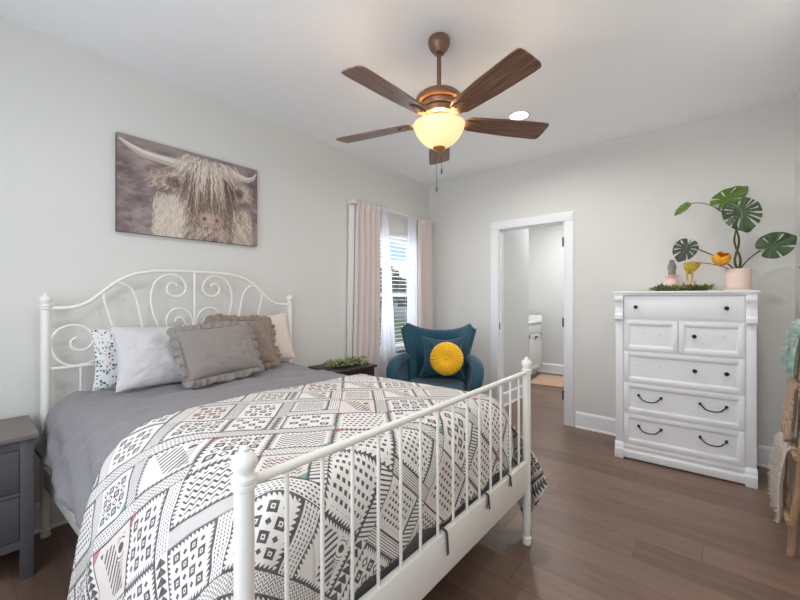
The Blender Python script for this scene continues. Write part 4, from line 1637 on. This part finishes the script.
# rounded side rims
for a in (0.0, 1.0):
    x = 2 * a - 1

    def rim(t, s_, a=a, x=x):
        p = back_pt(a, t)
        dirv = Vector((0.25 * x, 1, 0)).normalized()
        an = pi * s_
        top = Vector((0, 0, 0.035 * sin(an))) * (1 if t > 0.999 else 0)
        return p + dirv * (th_ / 2) * (1 - cos(an)) + Vector((x * 0.03 * sin(an), 0, 0)) + top
    m.grid(20, 8, rim)
m.build('backrest', M['teal'], ch, ang=70, weld=0.002)
for s_ in (-1, 1):
    # arm: a thick rolled wing that sweeps from the back, forward and down
    cp = catmull([(s_ * 0.30, 0.20, 0.70), (s_ * 0.365, 0.08, 0.70), (s_ * 0.41, -0.04, 0.685), (s_ * 0.43, -0.15, 0.65), (s_ * 0.425, -0.225, 0.58), (s_ * 0.40, -0.255, 0.46), (s_ * 0.365, -0.25, 0.33)], 6)
    k_ = len(cp)
    m = MB()

    def arm_pt(a, b, cp=cp, s_=s_, k_=k_):
        i = round(a * (k_ - 1))
        t = (cp[min(i + 1, k_ - 1)] - cp[max(i - 1, 0)]).normalized()
        side_ = Vector((s_, 0, 0))
        side_ = (side_ - t * side_.dot(t)).normalized()
        nrm = t.cross(side_).normalized()
        an = 2 * pi * b
        ww = 0.046 + 0.016 * sin(pi * a)
        return cp[i] + side_ * ww * cos(an) + nrm * 0.055 * sin(an)
    m.grid(k_ - 1, 18, arm_pt)
    # panel under the arm
    m.grid(k_ - 1, 8, lambda a, b, cp=cp, s_=s_, k_=k_: Vector((
        (cp[round(a * (k_ - 1))].x + s_ * 0.02) * (1 - b) + s_ * 0.33 * b,
        cp[round(a * (k_ - 1))].y * (1 - b) + (0.24 - 0.44 * a) * b,
        cp[round(a * (k_ - 1))].z * (1 - b) + 0.27 * b)))
    m.grid(k_ - 1, 8, lambda a, b, cp=cp, s_=s_, k_=k_: Vector((
        (cp[round(a * (k_ - 1))].x - s_ * 0.03) * (1 - b) + s_ * 0.27 * b,
        cp[round(a * (k_ - 1))].y * (1 - b) + (0.24 - 0.44 * a) * b,
        cp[round(a * (k_ - 1))].z * (1 - b) + 0.27 * b)))
    m.build('arm', M['teal'], ch, ang=70, weld=0.001)
m = MB().box(-0.315, 0.315, -0.28, 0.24, 0.24, 0.36, 0.04, 4)
m.build('seat_base', M['teal'], ch)
m = MB().box(-0.305, 0.305, -0.32, 0.20, 0.362, 0.475, 0.05, 5)
m.build('seat_cushion', M['teal'], ch)
for (x, y) in ((-0.25, -0.26), (0.25, -0.26), (-0.22, 0.2), (0.22, 0.2)):
    m = MB().cyl((x * 1.15, y * 1.15, 0), (x, y, 0.245), 0.012, 0.02, 12)
    m.build('leg', M['cutwood'], ch)
CHM = Matrix.Translation(CHP) @ Matrix.Rotation(radians(29), 4, 'Z') @ Matrix.Diagonal((CSC, CSC, CSC, 1))

# cushions in the chair
m = pillow_mesh(0.50, 0.47, 0.15, 21, 0.24, 0.008)
o = m.build('square_cushion', M['teal2'], ang=80, weld=0.0005)
o.matrix_world = CHM @ Matrix.Translation((0.06, 0.085, 0.725)) @ Matrix.Rotation(radians(-16), 4, 'X') @ Matrix.Rotation(radians(90), 4, 'X')
tag(o, 'dark teal velvet square cushion behind the yellow one in the armchair', 'cushion')

yc_ = thing('round_cushion', 'round yellow pleated velvet cushion in the teal armchair', 'cushion',
            mtx=CHM @ Matrix.Translation((0.115, -0.062, 0.73)) @ Matrix.Rotation(radians(-14), 4, 'X') @ Matrix.Rotation(radians(90), 4, 'X'))
m = MB()
NP = 34
Rr = 0.172


def round_pt(a, b):
    an = 2 * pi * a
    t = 2 * b - 1                       # -1 back centre .. 0 rim .. 1 front centre
    k = abs(t)
    rr_ = Rr * (1 - k ** 2.2) ** 0.5 if k < 1 else 0
    rr_ = Rr * sin((1 - k) * pi / 2) ** 0.8
    z = (1 if t >= 0 else -1) * 0.055 * sin(min(1, k * 1.25) * pi / 2) * (1 - 0.35 * sstep(0.75, 1, k))
    pl_ = sin(NP * an + 1.5 * nz(cos(an) * 2, sin(an) * 2, 1))
    amp = 0.0045 * sin((1 - k) * pi * 0.95)
    return Vector(((rr_ + amp * pl_ * 0.4 + 1e-5) * cos(an), (rr_ + amp * pl_ * 0.4 + 1e-5) * sin(an), z + amp * pl_ * (1 if t > 0 else -1)))


m.grid(272, 28, round_pt, closed_u=True)
m.build('cover', M['yellow'], yc_, ang=80)
m = MB().lathe([(0, 0.028), (0.012, 0.030), (0.017, 0.038), (0.012, 0.046), (0, 0.048)], n=16)
m.build('button', M['yellow'], yc_)

# ------------------------------------------------------------------ dresser
DM = Matrix.Translation((2.62, -0.265, 0)) @ Matrix.Rotation(radians(2.0), 4, 'Z')
dr = thing('chest_of_drawers', 'tall white chest of drawers with mixed black knobs and pulls', 'dresser', mtx=DM)
# local: x -0.42..0.42, front face at y = -0.22
FYD = -0.222
m = MB().box(-0.405, 0.405, FYD + 0.012, 0.205, 0.06, 1.296)
m.build('carcass', M['dresser'], dr, smooth=False)
m = MB()
m.box(-0.432, 0.432, FYD - 0.028, 0.215, 1.312, 1.328, 0.005)
m.box(-0.420, 0.420, FYD - 0.014, 0.212, 1.297, 1.312, 0.004)
m.build('top', M['dresser'], dr)
for s_ in (-1, 1):
    xa, xb = sorted((s_ * 0.362, s_ * 0.415))
    m = MB().box(xa, xb, FYD - 0.004, FYD + 0.05, 0.10, 1.296, 0.003)
    m.build('corner_post', M['dresser'], dr)
    prof = [(FYD - 0.005, 1.296), (FYD - 0.034, 1.296), (FYD - 0.036, 1.262), (FYD - 0.026, 1.24), (FYD - 0.020, 1.20), (FYD - 0.026, 1.155), (FYD - 0.036, 1.14),
            (FYD - 0.036, 1.108), (FYD - 0.028, 1.098), (FYD - 0.005, 1.096)]
    m = MB().prism(prof, 'x', xa - 0.002, xb + 0.002, 0.0015)
    m.build('corbel', M['dresser'], dr)
    prof = [(FYD + 0.05, 0), (FYD - 0.026, 0), (FYD - 0.026, 0.07), (FYD - 0.018, 0.085), (FYD - 0.016, 0.10), (FYD - 0.005, 0.125), (FYD + 0.05, 0.125)]
    m = MB().prism(prof, 'x', xa - 0.004, xb + 0.004, 0.002)
    m.build('foot', M['dresser'], dr)
prof = [(FYD + 0.05, 0.012), (FYD - 0.016, 0.012), (FYD - 0.016, 0.06), (FYD - 0.006, 0.072), (FYD - 0.002, 0.085), (FYD - 0.010, 0.093), (FYD - 0.010, 0.112), (FYD + 0.05, 0.118)]
m = MB().prism(prof, 'x', -0.362, 0.362, 0.001)
m.build('base_moulding', M['dresser'], dr)


def d_knob(x, z, par):
    m = MB().lathe([(0.0045, 0), (0.0045, 0.008), (0.012, 0.013), (0.0145, 0.019), (0.011, 0.025), (0, 0.027)], n=18,
                   mtx=Matrix.Translation((x, FYD - 0.005, z)) @ Matrix.Rotation(radians(90), 4, 'X'))
    m.build('knob', M['black'], par)


def d_pull(x, z, par):
    w = 0.072
    m = MB()
    m.tube(catmull([(x - w, FYD - 0.006, z + 0.012), (x - w, FYD - 0.022, z + 0.010), (x - w * 0.8, FYD - 0.030, z), (x - w * 0.55, FYD - 0.033, z - 0.018), (x, FYD - 0.034, z - 0.026),
                    (x + w * 0.55, FYD - 0.033, z - 0.018), (x + w * 0.8, FYD - 0.030, z), (x + w, FYD - 0.022, z + 0.010), (x + w, FYD - 0.006, z + 0.012)], 5), 0.0042, 10)
    for s_ in (-1, 1):
        m.cyl((x + s_ * w, FYD - 0.002, z + 0.012), (x + s_ * w, FYD - 0.014, z + 0.012), 0.0105, 0.008, 14)
    m.build('pull', M['black'], par)


def drawer(x0, x1, z0, z1, inset=True, knobs=(), pulls=(), holes=()):
    m = MB()
    y0 = FYD - 0.005
    if inset:
        b_ = 0.030
        m.box(x0, x1, FYD - 0.0005, FYD + 0.02, z0, z1)
        # frame pieces with a sloped inner edge
        for (a, b, c, d) in ((x0, x0 + b_, z0, z1), (x1 - b_, x1, z0, z1), (x0 + b_, x1 - b_, z1 - b_, z1), (x0 + b_, x1 - b_, z0, z0 + b_)):
            m.box(a, b, y0 - 0.004, FYD, c, d, 0.0015)
        m.prism([(x0 + b_, FYD - 0.0005), (x0 + b_, y0 - 0.001), (x0 + b_ + 0.012, FYD - 0.0005)], 'z', z0 + b_, z1 - b_)
        m.prism([(x1 - b_, FYD - 0.0005), (x1 - b_, y0 - 0.001), (x1 - b_ - 0.012, FYD - 0.0005)], 'z', z0 + b_, z1 - b_)
        m.prism([(FYD - 0.0005, z1 - b_), (y0 - 0.001, z1 - b_), (FYD - 0.0005, z1 - b_ - 0.012)], 'x', x0 + b_, x1 - b_)
        m.prism([(FYD - 0.0005, z0 + b_), (y0 - 0.001, z0 + b_), (FYD - 0.0005, z0 + b_ + 0.012)], 'x', x0 + b_, x1 - b_)
    else:
        m.box(x0, x1, y0 - 0.002, FYD + 0.02, z0, z1, 0.002)
    o = m.build('drawer', M['dresser'], dr, ang=25)
    for x, z in knobs:
        d_knob(x, z, o)
    for x, z in pulls:
        d_pull(x, z, o)
    for x, z in holes:
        mm_ = MB().cyl((x, FYD - 0.0008, z), (x, FYD + 0.004, z), 0.003, n=8)
        mm_.build('screw_hole', M['hinge'], o)
    return o


XI = 0.355
drawer(-XI, XI, 1.118, 1.288, False, knobs=((-0.275, 1.205), (0.262, 1.205)))
drawer(-XI, -0.012, 0.868, 1.100, True, holes=((-0.22, 1.0), (-0.12, 1.0)))
drawer(-0.004, XI, 0.868, 1.100, True, knobs=((0.085, 0.998),), holes=((0.25, 1.0),))
drawer(-XI, XI, 0.618, 0.852, True, knobs=((0.088, 0.748), (0.262, 0.748)), holes=((-0.26, 0.75), (-0.12, 0.75)))
drawer(-XI, XI, 0.373, 0.602, True, pulls=((-0.185, 0.502), (0.19, 0.502)))
drawer(-XI, XI, 0.130, 0.358, True, pulls=((-0.185, 0.262), (0.19, 0.262)))
DT = 1.328


# ------------------------------------------------------------------ plant on the dresser
def monstera(L, Wd, slits, seed, m_, parent, mtx, droop=0.18, cup=0.1, tipw=1.0):
    """split leaf: base at the origin, midrib along +y, face +z"""
    NA, NR = 150, 16
    rr = random.Random(seed)

    def R_(an):                      # an = 0 at the tip (+y), +-pi at the base notch
        k = abs(an) / pi
        r = 1.0 - 0.10 * k
        r *= 1 - 0.72 * sstep(0.86, 1.0, k) ** 1.2
        r *= 1 + 0.10 * (1 - sstep(0, 0.12, k))
        return r
    cutsl = []
    for s_ in (-1, 1):
        for k in range(slits):
            an = s_ * (0.42 + (2.25 / max(1, slits)) * (k + 0.35 * rr.random()))
            cutsl.append((an, 0.042 + 0.03 * rr.random(), 0.34 + 0.12 * rr.random(), 1.0 if rr.random() < 0.4 else 0.86))
    m = MB()
    V = {}

    def vert(i, j):
        if (i, j) in V:
            return V[(i, j)]
        an = -pi + 2 * pi * i / NA
        rho = j / NR
        r = R_(an) * rho
        x = r * sin(an) * Wd / 2
        y = L * 0.40 + r * cos(an) * L * 0.60
        if y < L * 0.4:
            y = L * 0.40 + r * cos(an) * L * 0.48
        z = cup * L * (abs(x) / (Wd / 2)) ** 1.3 * 0.5 - droop * L * (y / L) ** 2 - 0.25 * droop * L * (abs(x) / (Wd / 2)) ** 2.5
        z += 0.012 * L * sin(an * 9) * rho
        v = m.bm.verts.new((x, y, z))
        V[(i, j)] = v
        return v
    for i in range(NA):
        an = -pi + 2 * pi * (i + 0.5) / NA
        for j in range(1, NR):
            rho = (j + 0.5) / NR
            if abs(an) > pi - 0.10 and rho > 0.25:
                continue
            if any(abs(an - a) < w * (0.6 + 0.5 * rho) and r0 < rho < r1 for (a, w, r0, r1) in cutsl):
                continue
            m.bm.faces.new((vert(i, j), vert((i + 1), j), vert((i + 1), j + 1), vert(i, j + 1)))
    ctr = m.bm.verts.new((0, L * 0.40, -droop * L * 0.16))
    for i in range(NA):
        m.bm.faces.new((ctr, vert(i, 1), vert(i + 1, 1)))
    bmesh.ops.remove_doubles(m.bm, verts=m.bm.verts[:], dist=1e-5)
    o = m.build('leaf', m_, parent, ang=80)
    o.matrix_local = mtx
    solid(o, 0.0015)
    # midrib
    m2 = MB().tube([(0, 0.0, 0.0012), (0, L * 0.4, -droop * L * 0.16 + 0.0022), (0, L * 0.96, -droop * L * 0.92 + 0.003)], [0.0035, 0.0025, 0.001], 6)
    m2.build('midrib', M['leaflight'], o)
    return o


PX, PY = 2.957, -0.27
pt = thing('monstera_plant', 'split-leaf plant in a blush pot on the white chest', 'plant', (PX, PY, DT + 0.001))
m = MB().lathe([(0.072, 0.0), (0.078, 0.004), (0.080, 0.010), (0.074, 0.012), (0, 0.012)], n=36)
m.build('saucer', M['white_ceramic'], pt)
m = MB().lathe([(0.0, 0.012), (0.066, 0.012), (0.071, 0.018), (0.073, 0.155), (0.070, 0.160), (0.066, 0.158), (0.065, 0.14), (0.0, 0.14)], n=44)
m.build('pot', M['pot'], pt)
m = MB().lathe([(0.0, 0.13), (0.064, 0.13), (0.060, 0.146), (0.03, 0.150), (0, 0.151)], n=24)
m.build('soil', M['soil'], pt)
# braided stem
for ph in (0, pi):
    pts_ = []
    for k in range(17):
        t = k / 16
        pts_.append((0.017 * sin(t * 2.2 * pi + ph) * (1 - 0.35 * t) - 0.012 * t, 0.012 * cos(t * 2.2 * pi + ph), 0.145 + 0.33 * t))
    m = MB().tube(pts_, [0.0085 - 0.003 * k / 16 for k in range(17)], 8)
    m.build('stem', M['stem'], pt)


def face_mtx(p, roll, yaw=0, tilt=90):
    """leaf facing the viewer's side (-y): base at p, midrib turned by roll in the picture plane"""
    return Matrix.Translation(p) @ Matrix.Rotation(radians(yaw), 4, 'Z') @ Matrix.Rotation(radians(tilt), 4, 'X') @ Matrix.Rotation(radians(roll), 4, 'Z')


def petiole(pts, r, m_):
    m = MB().tube(catmull(pts, 6), r, 7)
    return m.build('petiole', m_, pt)


# large front leaf with deep slits (hangs, tip down to the right)
petiole([(-0.012, 0.0, 0.465), (-0.012, -0.02, 0.58), (-0.010, -0.055, 0.655)], 0.0045, M['stem'])
monstera(0.245, 0.225, 6, 2, M['leaf'], pt, face_mtx((-0.010, -0.055, 0.655), -168, yaw=4, tilt=72), droop=0.10)
# upper leaf rising to the right, seen at a slant
petiole([(-0.012, 0.0, 0.46), (-0.045, -0.01, 0.54), (-0.125, -0.015, 0.62)], 0.0045, M['stem'])
monstera(0.27, 0.165, 3, 5, M['leaflight'], pt, face_mtx((-0.135, -0.02, 0.625), -46, yaw=6, tilt=58), droop=0.08)
# leaf to the right
petiole([(0.005, 0, 0.145), (0.05, -0.01, 0.22), (0.115, -0.02, 0.285)], 0.0045, M['stembrown'])
monstera(0.20, 0.195, 2, 11, M['leaf'], pt, face_mtx((0.105, -0.03, 0.270), -62, yaw=-4, tilt=80), droop=0.06)
# small young leaf far left on a long stalk
petiole([(-0.02, 0.0, 0.47), (-0.10, -0.02, 0.60), (-0.20, -0.03, 0.665), (-0.28, -0.035, 0.675)], 0.003, M['stem'])
monstera(0.125, 0.062, 0, 7, M['leaflight'], pt, face_mtx((-0.275, -0.035, 0.68), 132, yaw=0, tilt=70), droop=0.12)
# low leaf to the left over the vases
petiole([(-0.01, 0, 0.145), (-0.06, -0.02, 0.20), (-0.14, -0.04, 0.265), (-0.25, -0.045, 0.33)], 0.0045, M['stembrown'])
monstera(0.175, 0.165, 4, 15, M['leafdark'], pt, face_mtx((-0.27, -0.045, 0.395), 155, yaw=0, tilt=78), droop=0.08)
petiole([(-0.012, 0.0, 0.145), (-0.08, -0.02, 0.175), (-0.16, -0.04, 0.205), (-0.24, -0.04, 0.215)], 0.003, M['stembrown'])
# curled orange leaf on the lower stalk
m = MB()
for k in range(5):
    a0 = k * 2 * pi / 5

    def petal(a, b, a0=a0, k=k):
        an = a0 + (a - 0.5) * 1.7
        r = 0.008 + 0.044 * sin(b * pi * 0.80)
        return Vector((r * cos(an) * (1 + 0.1 * sin(5 * an)), r * sin(an), -0.045 + 0.095 * b + 0.006 * sin(an * 3 + k)))
    m.grid(10, 8, petal)
o = m.build('orange_bloom', M['petal'], pt, ang=80)
solid(o, 0.002)
o.matrix_local = Matrix.Translation((-0.095, -0.055, 0.225)) @ Matrix.Rotation(radians(35), 4, 'X') @ Matrix.Rotation(radians(10), 4, 'Y')

# moss garland and the two little vases
garland('green mossy leaf garland along the top of the chest around small vases', 'moss_garland',
        [(2.455, -0.30, DT), (2.53, -0.325, DT), (2.63, -0.33, DT), (2.71, -0.31, DT), (2.785, -0.32, DT)], 0.035, 0.030, 420, 0.007, 0.032, M['moss'], 9, M['stembrown'])

va = thing('bud_vase', 'round pink vase holding a grey bud, left one of two on the chest', 'vase', (2.56, -0.20, DT + 0.001))
va.scale = (1.3, 1.3, 1.45)
m = MB().lathe([(0.0, 0), (0.022, 0.0), (0.040, 0.018), (0.044, 0.040), (0.034, 0.062), (0.022, 0.072), (0.021, 0.080), (0.036, 0.084), (0.037, 0.089), (0.018, 0.090), (0.016, 0.07), (0, 0.06)], n=28)
m.build('body', M['pinkvase'], va)
m = MB().lathe([(0.0, 0.075), (0.014, 0.078), (0.020, 0.10), (0.018, 0.118), (0.024, 0.130), (0.020, 0.150), (0.012, 0.162), (0.015, 0.172), (0, 0.18)], n=16,
               wob=lambda a: 1 + 0.10 * sin(5 * a))
m.build('bud', M['greybud'], va)
vb = thing('bud_vase', 'small pink vase holding a yellow bloom, right one of two on the chest', 'vase', (2.675, -0.205, DT + 0.001))
vb.scale = (1.3, 1.3, 1.35)
m = MB().lathe([(0.0, 0), (0.024, 0.0), (0.036, 0.014), (0.037, 0.030), (0.028, 0.045), (0.024, 0.050), (0.030, 0.056), (0.030, 0.060), (0.018, 0.061), (0.016, 0.045), (0, 0.04)], n=28)
m.build('body', M['pinkvase'], vb)
for dx in (-0.012, 0.012):
    m = MB().tube([(dx * 0.6, 0, 0.05), (dx, -0.003, 0.085), (dx * 1.2, -0.004, 0.12)], 0.0045, 8)
    m.build('stalk', M['petal2'], vb)
m = MB()
for k in range(6):
    a0 = k * 2 * pi / 6

    def petal2(a, b, a0=a0, k=k):
        an = a0 + (a - 0.5) * 1.4
        r = 0.006 + 0.034 * sin(b * pi * 0.58)
        return Vector((r * cos(an) + 0.012 * b, r * sin(an), 0.105 + 0.062 * b + 0.005 * sin(an * 2 + k)))
    m.grid(8, 8, petal2)
o = m.build('bloom', M['petal2'], vb, ang=80)
solid(o, 0.002)

# ------------------------------------------------------------------ blanket ladder at the right wall
ld = thing('blanket_ladder', 'rustic wooden branch ladder with blankets leaning on the right wall', 'ladder', (3.114, -1.271, 0))
LX = 0.135        # how far the top leans in, over 1.75 m


def lad(y, z):
    return Vector((LX * z / 1.75, y, z))


rr = random.Random(3)
for y in (0.0, 0.375):
    pts_ = [lad(y + 0.006 * rr.uniform(-1, 1), z) + Vector((0.004 * rr.uniform(-1, 1), 0, 0)) for z in (0.0, 0.06, 0.17, 0.33, 0.5, 0.7, 0.83, 1.0, 1.16, 1.35, 1.5, 1.72)]
    m = MB().tube(catmull(pts_, 3), [0.0155 - 0.004 * k / 33 for k in range(34)], 10)
    m.build('rail', M['rustic'], ld)
for z in (0.175, 0.50, 0.82, 1.13, 1.45):
    p0, p1 = lad(-0.045, z) + Vector((-0.02, 0, 0)), lad(0.42, z) + Vector((-0.02, 0, 0))
    m = MB().tube([p0, (p0 + p1) / 2 + Vector((0, 0, 0.004)), p1], [0.014, 0.012, 0.013], 10)
    m.build('rung', M['rustic'], ld)


def throw(name, label, z, y0, y1, drop_f, drop_b, m_, seed, fuzz, cat='throw'):
    c = Vector((3.114, -1.271, 0)) + lad(0, z) + Vector((-0.02, 0, 0))
    rt = 0.021

    def f(a, b):
        y = y0 + (y1 - y0) * a + 0.008 * nz(b * 4, a, seed)
        df = drop_f * (1 + 0.06 * sin(a * 9 + seed) )
        s_ = -df + b * (df + pi * rt + drop_b)
        if s_ < 0:
            x, zz_ = -rt - 0.012 * sin(a * 13 + seed) * min(1, -s_ * 8) * 0.8 - 0.006, s_
            x += -0.02 * min(1, -s_ * 5)
        elif s_ < pi * rt:
            an = s_ / rt
            x, zz_ = -rt * cos(an), rt * sin(an)
        else:
            k = s_ - pi * rt
            x, zz_ = rt + 0.004 + 0.006 * sin(a * 11) * min(1, k * 8), -k
            x += LX * (-k) / 1.75 * 0.5
        return Vector((c.x + x, c.y + y, c.z + zz_))
    root = thing(name, label, cat, (c.x, c.y, c.z))
    m = MB().grid(30, 46, lambda a, b: f(a, b) - c)
    o = m.build('cloth', m_, root, ang=80)
    solid(o, 0.008)
    if fuzz:
        r2 = random.Random(seed)
        m = MB()
        for k in range(fuzz):
            a, b = r2.random(), r2.random()
            p = f(a, b) - c
            e1, e2 = f(min(1, a + 0.02), b) - c - p, f(a, min(1, b + 0.02)) - c - p
            n_ = e1.cross(e2)
            if n_.length < 1e-9:
                continue
            n_.normalize()
            if n_.dot(Vector((p.x, 0, max(p.z, 0)))) < 0:
                n_ = -n_
            d = (n_ * 1.1 + Vector((r2.uniform(-0.8, 0.8), r2.uniform(-0.8, 0.8), r2.uniform(-1.0, 0.4)))).normalized()
            L = 0.012 + 0.014 * r2.random()
            t1 = d.orthogonal().normalized() * 0.0035
            t2 = d.cross(t1)
            vs_ = [m.bm.verts.new(p + t1), m.bm.verts.new(p - t1 * 0.5 + t2 * 0.87), m.bm.verts.new(p - t1 * 0.5 - t2 * 0.87), m.bm.verts.new(p + d * L)]
            for q in ((0, 1, 3), (1, 2, 3), (2, 0, 3)):
                m.bm.faces.new([vs_[i] for i in q])
        m.build('pile', m_, root, ang=80, recalc=False)
    return root


throw('throw_blanket', 'shaggy beige throw hung low on the branch ladder', 0.50, 0.05, 0.345, 0.36, 0.28, M['fuzzbeige'], 2, 4200)
throw('throw_blanket', 'knitted beige throw under the teal one on the ladder', 0.82, 0.03, 0.22, 0.27, 0.3, M['knit'], 5, 0)
throw('throw_blanket', 'fluffy teal and white throw hung highest on the ladder', 1.13, 0.03, 0.30, 0.24, 0.22, M['fuzzteal'], 8, 3600)

# repeats share a group
for kind, grp in (('bud_vase', 'pink bud vases on the chest'), ('throw_blanket', 'throws on the branch ladder'), ('blush_curtain', 'blush curtain panels'),
                  ('sheer_curtain', 'white sheer curtains'), ('leafy_tree', 'trees outside the window'), ('bed_pillow', 'plain pillows at the headboard'),
                  ('ruffled_cushion', 'ruffled cushions on the bed'), ('nightstand', 'nightstands beside the bed')):
    for ob in bpy.data.objects:
        if ob.parent is None and ob.name.split('.')[0] == kind:
            ob['group'] = grp
